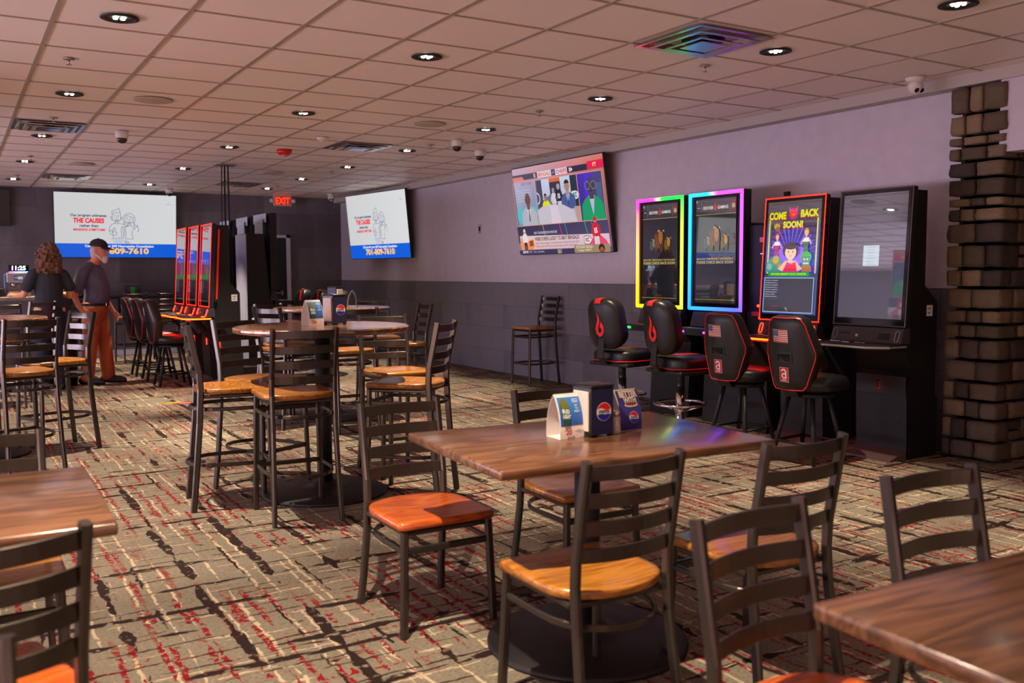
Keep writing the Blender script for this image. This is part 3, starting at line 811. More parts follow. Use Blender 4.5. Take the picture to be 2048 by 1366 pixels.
def shaker(x, y, z, label):
    t = thing('salt_shaker', label, 'salt shaker', (x, y, z), 0, 'glass salt shakers')
    MB().lathe([(.0, .001), (.017, .0), (.0185, .004), (.0165, .03), (.013, .055), (.0155, .066)], 20).build('jar', simple('shaker_glass', '#cfc8c0', .1, spec=.8, coat=.5), t)
    MB().lathe([(.0165, .064), (.0165, .078), (.012, .084), (0, .087)], 20).build('cap', M['chrome'], t)
ZT, ZB = .7655, 1.0405
tent(1.884, 2.745, ZT, 0, 'white card tent with beer can print and red 20 on the centre rectangular table', 'beer')
dispenser(1.992, 2.722, ZT, 2, 'black napkin dispenser with round blue-red logo on the centre rectangular table')
shaker(2.085, 2.705, ZT, 'small glass salt shaker with chrome cap on the centre rectangular table')
tent(2.168, 2.765, ZT, 0, 'blue card tent lettered BETTER WITH beside the salt shaker', 'pepsi')
tent(1.88, 5.46, ZB, 14, 'white card tent with beer can print and red 20 on the near round bar table', 'beer')
dispenser(2.045, 5.52, ZB, 14, 'black napkin dispenser with round logo on the near round bar table')
shaker(1.985, 5.58, ZB, 'glass shaker between card tent and dispenser on the near round table')
dispenser(3.14, 8.45, ZB, -58, 'smaller looking napkin dispenser with pale front on the far round table')
tent(3.33, 8.50, ZB, 62, 'card tent seen from its open side on the far round table', 'pepsi')

# ------------------------------------------------------------------ pictures on the screens
def stick(p, X, Z, s, col, w, girl=False):
    """cheerful line-drawn figure; X,Z = chin, s = head height"""
    L = lambda P, ww=w, c=col, cl=False: p.line([(X+a*s, Z+b*s) for a, b in P], ww, c, cl)
    head = [(-.36, .62), (-.38, .35), (-.3, .12), (-.12, -.02), (.08, -.03), (.28, .1), (.38, .35), (.36, .66)]
    L(head)
    for dx in (-.14, .14): p.circ(X+dx*s, Z+.45*s, .03*s, col, rz=.05*s, n=8)
    L([(-.2, .57), (-.13, .62), (-.06, .6)]); L([(.08, .6), (.16, .62), (.22, .57)])
    L([(0, .42), (.05, .3), (-.01, .28)])
    L([(-.16, .2), (0, .1), (.18, .2), (.1, .09), (0, .05), (-.1, .09), (-.16, .2)])
    if girl:
        L([(-.36, .62), (-.2, .85), (.12, .72), (.36, .66)]); L([(-.42, -.1), (-.55, .3), (-.5, .75), (-.2, 1.02), (.2, 1.03), (.5, .78), (.58, .4), (.46, -.02)]); L([(-.38, .2), (-.42, -.1)]); L([(.4, .25), (.46, -.02)])
    else:
        L([(-.36, .62), (-.4, .9), (-.1, 1.1), (.12, 1.12), (.2, 1.28), (.3, 1.0), (.3, .86), (-.1, .84), (-.28, .75), (-.36, .62)]); L([(.3, .86), (.36, .66)])
        L([(-.38, .42), (-.5, .42), (-.46, .2), (-.33, .18)]); L([(.38, .42), (.47, .4), (.42, .2), (.34, .2)])
    L([(-.1, -.03), (-.1, -.16), (.02, -.22), (.14, -.16), (.14, -.02)])
    if girl:
        L([(-.1, -.16), (-.35, -.25), (-.42, -.5), (-.32, -.55), (-.28, -1.1), (-.33, -1.5), (.36, -1.5), (.26, -1.1), (.3, -.6)])
        L([(.14, -.16), (.3, -.22), (.42, -.5), (.55, -.55), (.5, -.3), (.44, -.12), (.56, -.05), (.6, -.2), (.7, -.32), (.78, -.1), (.82, -.3), (.92, -.55), (.8, -.8)]); L([(-.42, -.5), (-.44, -1.2)])
    else:
        L([(-.1, -.16), (-.4, -.24), (-.58, -.5), (-.64, -.8), (-.5, -.86), (-.38, -.78), (-.3, -1.2), (-.34, -1.55), (.46, -1.5), (.4, -1.0), (.4, -.55)])
        L([(.14, -.16), (.5, -.22), (.85, -.3), (1.0, -.42), (.62, -.5), (.4, -.45)]); L([(-.64, -.8), (-.52, -1.15), (-.2, -1.3), (0, -1.2), (-.02, -.95), (-.16, -.98), (-.1, -.7), (-.2, -.55), (-.28, -.7), (-.3, -.95), (-.4, -1.02)])
        L([(.52, -.5), (.62, -1.5)])
def ad(p, W, H, paper='#c9cacb', blue='#0c5bd6', tint=False):
    c1, c2 = lin(paper), tuple(min(1, c*1.12) for c in lin(paper)[:3])+(1,)
    p.poly([(0, .215*H), (W, .215*H), (W, H), (0, H)], [c1, c2, c2, c1])
    p.poly([(0, 0), (W, 0), (W, .215*H), (0, .215*H)], [blue, blue, blue, blue])
    X = lambda u: u*W; Z = lambda v: v*H; ink = '#2c2260'
    p.text('Our program addresses', X(.27), Z(.635), .038*H, ink, width=.29*W, bold=.03)
    p.text('THE CAUSES', X(.27), Z(.54), .068*H, '#e8102c', width=.25*W, bold=.05, shear=.05)
    p.text('rather than', X(.272), Z(.475), .038*H, ink, width=.15*W, bold=.03)
    p.text('MASKING SYMPTOMS', X(.275), Z(.413), .036*H, '#e01030', width=.255*W, bold=.04)
    stick(p, X(.495), Z(.565), .17*H, '#3a3080', .0030*W)
    stick(p, X(.598), Z(.535), .16*H, '#3a3080', .0030*W, True)
    p.poly([(X(.445), Z(.30)), (X(.56), Z(.31)), (X(.545), Z(.22)), (X(.48), Z(.22))], '#b9c4d2'); p.poly([(X(.56), Z(.28)), (X(.6), Z(.25)), (X(.6), Z(.22)), (X(.56), Z(.22))], '#b3a8bc')
    p.text('Call now for your $49 Neuropathy Consultation', X(.52), Z(.162), .036*H, '#e8ecf4', width=.57*W, bold=.03)
    p.text('701-809-7610', X(.52), Z(.06), .085*H, '#ffc860', width=.485*W, bold=.04)
    p.line([(X(.935), Z(.9)), (X(.935), Z(.87))], .002*W, '#8a94aa'); p.text('wellness', X(.935), Z(.85), .02*H, '#8a94aa', width=.055*W)
def bust(p, x, z, s, skin, jacket, shirt, tie=None, hair=None):
    p.poly([(x-.55*s, z), (x+.55*s, z), (x+.52*s, z+.45*s), (x+.35*s, z+.62*s), (x+.13*s, z+.72*s), (x-.13*s, z+.72*s), (x-.35*s, z+.62*s), (x-.52*s, z+.45*s)], jacket)
    p.poly([(x-.14*s, z+.72*s), (x, z+.15*s), (x+.14*s, z+.72*s)], shirt)
    if tie: p.poly([(x-.03*s, z+.62*s), (x-.045*s, z+.2*s), (x, z+.12*s), (x+.045*s, z+.2*s), (x+.03*s, z+.62*s)], tie)
    p.poly([(x-.11*s, z+.62*s), (x+.11*s, z+.62*s), (x+.12*s, z+.82*s), (x-.12*s, z+.82*s)], skin)
    p.circ(x, z+.99*s, .19*s, skin, rz=.25*s)
    for d in (-1, 1): p.circ(x+d*.19*s, z+.97*s, .03*s, skin, rz=.055*s, n=10)
    if hair: p.circ(x, z+1.06*s, .2*s, hair, rz=.2*s, a0=10, a1=170)
    dk = tuple(c*.35 for c in lin(skin)[:3])+(1,)
    for d in (-1, 1): p.circ(x+d*.075*s, z+1.0*s, .028*s, dk, rz=.018*s, n=10); p.rect(x+d*.075*s-.045*s, z+1.045*s, x+d*.075*s+.045*s, z+1.058*s, dk)
    p.poly([(x-.03*s, z+.91*s), (x+.03*s, z+.91*s), (x, z+.98*s)], dk); p.rect(x-.065*s, z+.84*s, x+.065*s, z+.862*s, dk)
def player(p, x, z, s, jersey, pants, helmet, num=''):
    p.poly([(x-.16*s, z), (x-.02*s, z), (x, z+.4*s), (x+.02*s, z), (x+.16*s, z), (x+.17*s, z+.5*s), (x-.17*s, z+.5*s)], pants)
    p.poly([(x-.17*s, z+.45*s), (x+.17*s, z+.45*s), (x+.24*s, z+.9*s), (x+.1*s, z+1.02*s), (x-.1*s, z+1.02*s), (x-.24*s, z+.9*s)], jersey)
    for d in (-1, 1): p.poly([(x+d*.24*s, z+.9*s), (x+d*.32*s, z+.62*s), (x+d*.22*s, z+.38*s), (x+d*.17*s, z+.44*s), (x+d*.22*s, z+.64*s), (x+d*.15*s, z+.8*s)], jersey)
    p.circ(x, z+1.14*s, .13*s, helmet, rz=.15*s); p.rect(x-.07*s, z+1.03*s, x+.07*s, z+1.12*s, '#8a6858')
    p.line([(x-.08*s, z+1.08*s), (x+.08*s, z+1.08*s)], .02*s, '#d8d8dc')
    if num: p.text(num, x, z+.6*s, .2*s, '#f4f0f0', width=.2*s, bold=.05)
def arrowhead(p, x, z, s, edge='#e8e0e4', red='#c01838'):
    P = [(1, 0), (.45, .42), (.1, .52), (-.5, .5), (-.85, .38), (-.6, .15), (-.8, -.02), (-.6, -.18), (-.85, -.36), (-.5, -.5), (.1, -.52), (.45, -.42)]
    p.poly([(x+a*s*1.12, z+b*s*1.15) for a, b in P], '#20141c'); p.poly([(x+a*s, z+b*s) for a, b in P], edge)
    p.text('KC', x-.05*s, z-.22*s, .5*s, red, width=.8*s, bold=.05)
def sports(p, W, H):
    X = lambda u: u*W; Z = lambda v: v*H
    p.poly([(0, 0), (W, 0), (W, H), (0, H)], ['#4c405c', '#5c4860', '#d87868', '#c8a8c0'])
    p.rect(0, Z(.86), W, Z(.925), '#4c4660'); p.poly([(X(.6), Z(.86)), (X(.84), Z(.86)), (X(.84), Z(.925)), (X(.5), Z(.925))], '#2e2a44')
    p.rect(X(.84), Z(.865), W, Z(.945), '#e81c50'); p.text('FT', X(.915), Z(.885), .04*H, '#f0d890', width=.035*W, bold=.03)
    p.rect(X(.30), Z(.857), X(.46), Z(.925), '#dcd0dc'); p.text('BENGALS', X(.38), Z(.872), .04*H, '#e85c28', width=.14*W, bold=.02)
    p.text('AT', X(.483), Z(.882), .02*H, '#dcd8e4', width=.02*W); p.rect(X(.505), Z(.857), X(.635), Z(.925), '#dcd0dc')
    p.text('CHIEFS', X(.57), Z(.872), .04*H, '#e01850', width=.115*W, bold=.02); arrowhead(p, X(.672), Z(.892), .022*W)
    p.text('B', X(.27), Z(.87), .045*H, '#f0a088', width=.022*W, bold=.05)
    # left guest
    p.poly([(X(.01), Z(.335)), (X(.27), Z(.335)), (X(.27), Z(.83)), (X(.01), Z(.83))], ['#6fa0b4', '#4c8ca4', '#a79cc0', '#b8b0cc'])
    p.poly([(0, Z(.86)), (X(.14), Z(.86)), (X(.12), Z(.9)), (0, Z(.9))], '#e0806c'); p.text('FIRST TAKE', X(.16), Z(.80), .03*H, '#9a6a94', width=.13*W, bold=.02)
    for k in range(5): p.rect(X(.03), Z(.62+k*.03), X(.2), Z(.628+k*.03), '#c8c0d8')
    p.circ(X(.055), Z(.45), .05*W, '#58c0c8', rz=.09*H); p.circ(X(.22), Z(.48), .035*W, '#58c0c8', rz=.07*H)
    bust(p, X(.155), Z(.335), .30*H, '#80504a', '#b8b4c0', '#dcdce8', '#5a5a78')
    # studio
    p.poly([(X(.275), Z(.335)), (X(.74), Z(.335)), (X(.74), Z(.835)), (X(.275), Z(.835))], ['#b0a0b8', '#a8a4bc', '#c0d4e8', '#c8d0e8'])
    p.rect(X(.275), Z(.5), X(.34), Z(.835), '#4c465c'); p.arc(X(.27), Z(.63), .035*W, .008*W, '#d8d4e8', -80, 80)
    p.poly([(X(.34), Z(.60)), (X(.43), Z(.66)), (X(.55), Z(.64)), (X(.64), Z(.66)), (X(.64), Z(.55)), (X(.34), Z(.55))], '#5c7890')
    p.rect(X(.43), Z(.52), X(.55), Z(.835), '#3c3444'); p.rect(X(.43), Z(.79), X(.55), Z(.835), '#e06840')
    player(p, X(.465), Z(.47), .2*H, '#d4ccd8', '#c4bccc', '#98909c', ''); player(p, X(.525), Z(.47), .23*H, '#2c2838', '#d0c8d4', '#a8a0b0', '15')
    p.rect(X(.66), Z(.5), X(.74), Z(.835), '#283440'); arrowhead(p, X(.70), Z(.62), .05*W, '#d8dce4', '#1c6054')
    bust(p, X(.375), Z(.5), .14*H, '#a07468', '#e0e010', '#e0e010', None, '#201410'); bust(p, X(.625), Z(.48), .25*H, '#b88878', '#4c5c90', '#c8d0e8', '#34448c', '#302424')
    p.poly([(X(.275), Z(.50)), (X(.33), Z(.535)), (X(.45), Z(.545)), (X(.57), Z(.53)), (X(.66), Z(.47)), (X(.70), Z(.335)), (X(.275), Z(.335))], '#c8c0cc')
    p.poly([(X(.42), Z(.54)), (X(.50), Z(.54)), (X(.53), Z(.335)), (X(.42), Z(.335))], '#dcc8d8'); p.poly([(X(.70), Z(.335)), (X(.74), Z(.335)), (X(.74), Z(.5)), (X(.68), Z(.5))], '#c09888')
    # right guest
    p.poly([(X(.745), Z(.335)), (X(.99), Z(.335)), (X(.99), Z(.835)), (X(.745), Z(.835))], ['#3c3060', '#4c4870', '#504878', '#4a28c0'])
    p.poly([(X(.80), Z(.5)), (X(.86), Z(.5)), (X(.87), Z(.83)), (X(.82), Z(.83))], '#5a2cd8'); p.rect(X(.92), Z(.5), X(.975), Z(.72), '#4c6084')
    bust(p, X(.87), Z(.335), .36*H, '#4c4450', '#1e9c68', '#c4b4dc', None)
    for d in (-1, 1): p.arc(X(.87)+d*.03*W, Z(.70), .024*W, .004*W, '#888098', 0, 360)
    for x0, x1 in ((.008, .272), (.274, .742), (.744, .992)): p.line([(X(x0), Z(.335)), (X(x1), Z(.335)), (X(x1), Z(.835)), (X(x0), Z(.835))], .004*W, '#d8a090', True)
    # lower third
    p.poly([(0, Z(.135)), (W, Z(.135)), (W, Z(.33)), (0, Z(.33))], ['#483c5c', '#584870', '#4c4468', '#3c3450'])
    for x, c in ((.31, '#b8b040'), (.50, '#d84060'), (.56, '#2c9cc8'), (.77, '#28b080'), (.84, '#c86840')): p.line([(X(x), Z(.33)), (X(x+.02), Z(.2))], .005*W, c)
    p.poly([(X(.02), Z(.055)), (W, Z(.055)), (W, Z(.19)), (X(.02), Z(.22))], ['#e0b8b8', '#d8b4c4', '#e0c4d0', '#e8c8c4'])
    p.poly([(X(.02), Z(.06)), (X(.16), Z(.055)), (X(.2), Z(.1)), (X(.1), Z(.17)), (X(.03), Z(.2))], '#f0945c'); p.poly([(X(.80), Z(.06)), (X(.99), Z(.06)), (X(.97), Z(.12)), (X(.9), Z(.2)), (X(.8), Z(.12))], '#ec4c78')
    p.text('FIRST TAKE PRESENTED BY SPORT BET', X(.335), Z(.232), .026*H, '#d8d0e0', width=.27*W, bold=.01)
    p.text('WERE CHIEFS LUCKY TO BEAT BENGALS?', X(.45), Z(.155), .04*H, '#281c30', width=.50*W, bold=.02)
    p.text('Daijahn Anthony flagged for pass interference on Rashee Rice with :48 left', X(.45), Z(.115), .022*H, '#5c4858', width=.49*W); p.text('Penalty called on 4th & 16 at Chiefs 35-yard line (KC trailed 25-23)', X(.44), Z(.08), .022*H, '#5c4858', width=.46*W)
    player(p, X(.085), Z(.055), .19*H, '#e8dce0', '#3c2c38', '#f0c8c0', ''); p.poly([(X(.13), Z(.09)), (X(.185), Z(.1)), (X(.185), Z(.17)), (X(.13), Z(.165))], '#e8702c')
    for k in range(3): p.line([(X(.137), Z(.10+.02*k)), (X(.178), Z(.115+.02*k))], .006*W, '#281820')
    player(p, X(.88), Z(.055), .25*H, '#d42838', '#e0d0d8', '#d02838', '15'); arrowhead(p, X(.79), Z(.135), .045*W)
    p.rect(0, 0, W, Z(.05), '#40385c'); p.rect(X(.64), 0, W, Z(.085), '#a08868'); p.text('STOLEN GOLD', X(.745), Z(.05), .026*H, '#ecdcc4', width=.17*W, bold=.02); p.text('Tuesday 9 PM ET', X(.745), Z(.017), .022*H, '#ecdcc4', width=.14*W, bold=.01)
    p.circ(X(.92), Z(.043), .03*W, '#3c2820', rz=.045*H); p.circ(X(.92), Z(.03), .02*W, '#a05848', rz=.025*H)
    p.text('ESPN2', X(.075), Z(.018), .026*H, '#e0d0dc', width=.065*W, bold=.04, shear=.1); p.text('MLB  |  Twins v Guardians', X(.21), Z(.02), .024*H, '#c8bcd0', width=.18*W); p.text('6:40 ET', X(.48), Z(.028), .022*H, '#e0d0dc', width=.05*W); p.text('ESPN+', X(.48), Z(.005), .02*H, '#e0e020', width=.04*W, bold=.03)

# ------------------------------------------------------------------ televisions
def tv(name, label, w, h, loc, rz, lean, pic, strength=1.0, bez=.012, arm=.12):
    t = thing(name, label, 'television', loc, group='wall televisions')
    t.rotation_euler = Euler((R(lean), 0, R(rz)), 'XYZ')
    MB().box(-w/2-bez, w/2+bez, .002, .045, -bez, h+bez, .004).build('casing', M['black'], t)
    p = Pic(); pic(p, w, h); p.v = [(a-w/2, b, c) for a, b, c in p.v]
    s_ = p.build('screen', mat_attr('screen_picture_%d' % round(strength*100), strength, .22), t)
    b = MB(); b.box(-.3, .3, .045, .07, h*.3, h*.75, .004); b.box(-.06, .06, .07, arm, h*.4, h*.6); b.build('wall_bracket', M['black'], t)
    return t
TV1_D = Vector((.24, -1.905, 0)).normalized()
tv('television', 'television showing white advert with 701-809-7610, on the right wall', 1.92, 1.07, (6.105, 14.31, 1.60), math.degrees(math.atan2(TV1_D.y, TV1_D.x)), 5.5, ad, 1.05, arm=.13)
tv('television', 'television showing a sports talk show, tilted down on the right wall', 1.90, 1.075, (6.285, 9.165, 1.585), -90, 8.6, sports, .95, arm=.06)
tv('television', 'largest white and blue advert screen on the dark back wall above two people', 1.865, 1.045, (2.39, 16.60, 1.635), 0, 8, ad, 1.0, arm=.155)
def dark(p, W, H): p.rect(0, 0, W, H, (.002, .002, .003, 1))
tv('television', 'switched-off black television at the far left of the back wall', .98, .555, (.355, 16.62, 2.13), 0, 4, dark, 1, arm=.088)
tv('television', 'advert television on the left wall, seen as a reflection in a blue-framed machine', 1.9, 1.07, (-4.72, 16.62, 1.57), 0, 4, ad, 1.1, arm=.09)
t = tv('television', 'sports television hanging left of the picture, seen reflected in the unlit-framed machine', 1.9, 1.07, (-1.0, 8.2, 1.38), 90, 2, sports, 1.0, arm=.1)
MB().tube([(0, .085, .6), (0, .085, 1.355)], .03).build('ceiling_pole', M['black'], t)

# light switch on the right wall
t = thing('light_switch', 'small dark light switch plate between the two wall televisions', 'light switch', (WX-.001, 11.33, 1.90), R(-90))
MB().box(-.036, .036, -.008, 0, 0, .125, .003).build('plate', M['silver'], t)
MB().box(-.02, .02, -.012, -.008, .03, .095, .002).build('rocker', M['black'], t)
# little sensor above the red machine
t = thing('wall_sensor', 'little black box on the wall above the red-framed machine', 'sensor', (WX-.001, 5.77, 2.02), R(-90))
MB().box(-.028, .028, -.03, 0, 0, .035, .004).build('housing', M['black'], t)

# ------------------------------------------------------------------ gaming machines
FEMIT = mat_attr('lit_frame_mat', 4.0, .4); REDFRAME = mat_attr('red_frame_mat', 5.5, .4)
def led_frame(W, H, z0, th, dep, colf, parent, y=0, rot=None, name='lit_frame', mat=None):
    """glowing picture-frame bar; colour varies along it like the real strip"""
    v = []; f = []; c = []; N = 16
    corners = [(-W/2, 0), (W/2, 0), (W/2, H), (-W/2, H)]
    path = []
    for k in range(4):
        a, b = corners[k], corners[(k+1) % 4]
        for i in range(N): u = i/N; path.append((a[0]+(b[0]-a[0])*u, a[1]+(b[1]-a[1])*u))
    n = len(path)
    for x, z in path:
        ix = x*(1-2*th/W); iz = H/2+(z-H/2)*(1-2*th/H)
        mx_ = x*(1-th*.5/W); mz = H/2+(z-H/2)*(1-th*.5/H); jx = x*(1-1.5*th/W); jz = H/2+(z-H/2)*(1-1.5*th/H)
        for px, py, pz in ((x, 0, z), (mx_, -dep*.8, mz), ((mx_+jx)/2, -dep, (mz+jz)/2), (jx, -dep*.8, jz), (ix, 0, iz)):
            v.append((px, y+py, z0+pz)); c.append(colf(x/W+.5, z/H))
    for i in range(n):
        j = (i+1) % n
        for k in range(4): f.append((i*5+k, j*5+k, j*5+k+1, i*5+k+1))
    me = bpy.data.meshes.new(name); me.from_pydata(v, [], f); me.materials.append(mat or FEMIT)
    ca = me.color_attributes.new('pic', 'FLOAT_COLOR', 'CORNER')
    flat = []
    for poly in f:
        for i in poly: flat.extend(c[i])
    ca.data.foreach_set('color', flat)
    o = bpy.data.objects.new(name, me); COL.objects.link(o); o.parent = parent
    if rot: o.rotation_euler = rot
    return o
def mixc(a, b, u):
    a, b = lin(a), lin(b); u = max(0, min(1, u)); return tuple(a[i]+(b[i]-a[i])*u for i in range(3))+(1,)
def col_g1(u, v):
    if v > .985: return mixc('#ff2a9a', '#10d838', (u-.40)/.15)
    if u < .02: return mixc('#ffb400', '#ff2a6a', v*1.1-.15) if v < .9 else mixc('#ff2a6a', '#ff2a9a', (v-.9)*10)
    if u > .98: return mixc('#e8e020', '#12d030', v*1.15-.15)
    return mixc('#ffae00', '#e6dc20', u)
def col_g2(u, v):
    if v > .985: return mixc('#18a0ff', '#d838f0', (u-.40)/.15)
    if u < .02: return mixc('#1468f4', '#18a0ff', v)
    if u > .98: return mixc('#5440ff', '#b83cf4', v)
    return mixc('#1478ff', '#3a40f8', u)
def scr_grover(dim=1.0):
    def f(p, W, H):
        X = lambda u: u*W; Z = lambda v: v*H
        p.rect(0, 0, W, H, (.012*dim, .012*dim, .016*dim, 1))
        p.rect(0, Z(.855), W, H, (.035, .033, .05, 1))
        for x in (.14, .85): p.rect(X(x), Z(.87), X(x+.008), Z(.985), '#8a7838')
        p.rect(0, Z(.848), W, Z(.854), '#b09438')
        p.text('GROVER', X(.315), Z(.90), .030*H, '#e6dfd0', width=.26*W, bold=.02); p.text('GAMING', X(.68), Z(.90), .030*H, '#e6dfd0', width=.26*W, bold=.02)
        flame(p, X(.497), Z(.925), .042*H, '#e83018')
        p.rect(X(.89), Z(.88), X(.985), Z(.97), '#8a2418'); p.rect(X(.90), Z(.90), X(.975), Z(.94), '#b0a088')
        p.text('*', X(.03), Z(.95), .04*H, '#d8d8dc'); p.rect(X(.05), Z(.915), X(.10), Z(.921), '#c8ccd8')
        # bison herd, plain
        def beast(x, z, s, c, d):
            p.poly([(x-.30*s, z), (x-.12*s, z), (x-.08*s, z+.25*s), (x+.10*s, z+.22*s), (x+.12*s, z), (x+.28*s, z), (x+.32*s, z+.5*s), (x+.30*s, z+.85*s), (x+.12*s, z+1.1*s), (x-.08*s, z+1.2*s), (x-.28*s, z+.95*s), (x-.38*s, z+.5*s)], d)
            p.poly([(x-.02*s, z+1.1*s), (x+.24*s, z+.98*s), (x+.26*s, z+.7*s), (x+.16*s, z+.42*s), (x+.06*s, z+.42*s), (x-.04*s, z+.72*s)], c)
            for q in (-1, 1): p.arc(x+.12*s+q*.12*s, z+1.0*s, .09*s, .03*s, '#e0c080', 90-q*10 if q > 0 else 90, 90+q*-80 if q > 0 else 170)
            for q in (-.3, -.16, -.02): p.line([(x+q*s, z+.9*s), (x+(q-.03)*s, z+.5*s), (x+(q+.04)*s, z+.2*s)], .035*s, c)
            p.circ(x+.07*s, z+.8*s, .018*s, '#181008', n=8); p.circ(x+.17*s, z+.8*s, .018*s, '#181008', n=8)
        beast(X(.31), Z(.50), .13*H, '#7c8070', '#20241c'); beast(X(.74), Z(.50), .14*H, '#b88414', '#40280c'); beast(X(.50), Z(.50), .21*H, '#a86418', '#4a2408')
        p.text('MACHINE TEMPORARILY UNAVAILABLE', X(.5), Z(.415), .018*H, '#c8b46a', width=.9*W, bold=.01); p.text('PLEASE CHECK BACK SOON', X(.5), Z(.378), .027*H, '#d8c470', width=.9*W, bold=.01)
        p.rect(0, Z(.028), W, Z(.033), '#b09018')
    return f
def flame(p, x, z, s, col):
    p.poly([(x-.05*s, z-.95*s), (x-.38*s, z-.68*s), (x-.45*s, z-.3*s), (x-.25*s, z+.15*s), (x-.12*s, z+.5*s), (x-.16*s, z+1.0*s), (x+.06*s, z+.62*s), (x+.08*s, z+.25*s), (x-.08*s, z-.15*s), (x-.14*s, z-.45*s), (x-.02*s, z-.66*s)], col)
    p.poly([(x-.05*s, z-.95*s), (x-.02*s, z-.66*s), (x+.16*s, z-.55*s), (x+.22*s, z-.3*s), (x+.02*s, z-.18*s), (x+.06*s, z-.05*s), (x+.22*s, z+.28*s), (x+.42*s, z-.1*s), (x+.42*s, z-.5*s), (x+.24*s, z-.82*s)], col)
def scr_come(p, W, H):
    X = lambda u: u*W; Z = lambda v: v*H
    p.poly([(0, 0), (W, 0), (W, H), (0, H)], [(.06, .055, .08, 1)]*4)
    # blue burst
    p.poly([(X(.04), Z(.36)), (X(.97), Z(.36)), (X(.97), Z(.80)), (X(.04), Z(.80))], ['#1c1cc0', '#1c1cc0', '#1a1430', '#1a1430'])
    for k in range(13):
        a = 20+k*11.6; q = R(a); p.poly([(X(.5)+.02*W*math.cos(q+1.2), Z(.5)), (X(.5)+.46*W*math.cos(q)-.012*W, Z(.5)+.29*H*math.sin(q)), (X(.5)+.46*W*math.cos(q)+.02*W, Z(.5)+.29*H*math.sin(q))], '#5a4af0')
    p.circ(X(.5), Z(.52), .30*W, '#8a5cf4', rz=.09*H); 
    for s_, x, z, w_, h_ in (('COME', .20, .845, .33, .06), ('BACK', .80, .855, .33, .06), ('SOON!', .50, .765, .37, .055)):
        p.text(s_, X(x), Z(z-.006), h_*H, '#a82010', width=w_*W*1.05, bold=.09); p.text(s_, X(x), Z(z), h_*H, '#d4dc18', width=w_*W, bold=.045)
    # plain round badge with horns between the words
    p.circ(X(.495), Z(.885), .085*W, '#c01898'); p.circ(X(.495), Z(.885), .06*W, '#e83c18')
    for q in (-1, 1): p.poly([(X(.495)+q*.03*W, Z(.91)), (X(.495)+q*.085*W, Z(.955)), (X(.495)+q*.065*W, Z(.90))], '#e04868')
    p.rect(X(.47), Z(.875), X(.52), Z(.88), '#f0d020')
    p.circ(X(.2), Z(.78), .06*W, '#b89018', rz=.028*H); p.circ(X(.22), Z(.755), .045*W, '#7c5410', rz=.022*H)
    for x0 in (.045, .945): p.rect(X(x0), Z(.36), X(x0+.022), Z(.84), '#e0d820')
    for x0 in (.02, .968): p.rect(X(x0), Z(.36), X(x0+.015), Z(.80), '#1848e8')
    # generic costumed people
    def lady(x, z, s, hair, dress, skin='#e8b090'):
        p.circ(x, z+.95*s, .13*s, hair, rz=.17*s); p.poly([(x-.16*s, z), (x+.16*s, z), (x+.1*s, z+.35*s), (x+.15*s, z+.6*s), (x-.15*s, z+.6*s), (x-.1*s, z+.35*s)], dress)
        p.poly([(x-.17*s, z+.55*s), (x+.17*s, z+.55*s), (x+.13*s, z+.72*s), (x-.13*s, z+.72*s)], '#e8e0e8'); p.rect(x-.04*s, z+.7*s, x+.04*s, z+.85*s, skin); p.circ(x, z+.92*s, .085*s, skin, rz=.11*s)
        for q in (-1, 1): p.line([(x+q*.15*s, z+.65*s), (x+q*.27*s, z+.45*s), (x+q*.2*s, z+.6*s)], .05*s, skin); p.circ(x+q*.035*s, z+.93*s, .012*s, '#302020', n=6)
        p.rect(x-.025*s, z+.855*s, x+.025*s, z+.868*s, '#c01020')
    lady(X(.22), Z(.50), .20*H, '#b83018', '#b01050'); lady(X(.77), Z(.52), .21*H, '#c08818', '#2c7030')
    p.poly([(X(.03), Z(.375)), (X(.36), Z(.375)), (X(.34), Z(.47)), (X(.24), Z(.53)), (X(.12), Z(.50)), (X(.05), Z(.45))], '#3c8c78'); p.circ(X(.22), Z(.48), .06*W, '#c0a028'); p.circ(X(.10), Z(.42), .05*W, '#70b0a0'); p.circ(X(.30), Z(.42), .045*W, '#c87c2c')
    p.circ(X(.79), Z(.50), .10*W, '#28b038', rz=.05*H); p.poly([(X(.72), Z(.43)), (X(.86), Z(.43)), (X(.87), Z(.51)), (X(.71), Z(.51))], '#24907c'); p.rect(X(.745), Z(.475), X(.775), Z(.49), '#f0e030'); p.rect(X(.80), Z(.475), X(.83), Z(.49), '#f0e030'); p.rect(X(.74), Z(.44), X(.84), Z(.455), '#d8d0a0')
    p.poly([(X(.72), Z(.375)), (X(.90), Z(.375)), (X(.88), Z(.43)), (X(.72), Z(.43))], '#a86c20')
    # plain singer in a sparkling red dress
    p.poly([(X(.27), Z(.40)), (X(.40), Z(.47)), (X(.60), Z(.47)), (X(.73), Z(.40)), (X(.62), Z(.375)), (X(.38), Z(.375))], '#e4bc9c')
    p.poly([(X(.36), Z(.375)), (X(.64), Z(.375)), (X(.60), Z(.46)), (X(.52), Z(.445)), (X(.44), Z(.46))], '#e41050')
    p.circ(X(.5), Z(.565), .155*W, '#2a1830', rz=.075*H); p.rect(X(.46), Z(.46), X(.54), Z(.5), '#e4bc9c'); p.circ(X(.5), Z(.545), .105*W, '#ecc8a8', rz=.062*H)
    p.circ(X(.5), Z(.60), .12*W, '#2a1830', rz=.03*H)
    for q in (-1, 1): p.circ(X(.5)+q*.04*W, Z(.55), .014*W, '#302038', rz=.006*H, n=10)
    p.rect(X(.48), Z(.51), X(.52), Z(.516), '#d01020')
    p.rect(X(.10), Z(.335), X(.86), Z(.372), '#18a030'); p.text('PROCEEDS BENEFIT LOCAL CHARITIES', X(.48), Z(.347), .016*H, '#dce038', width=.66*W, bold=.02)
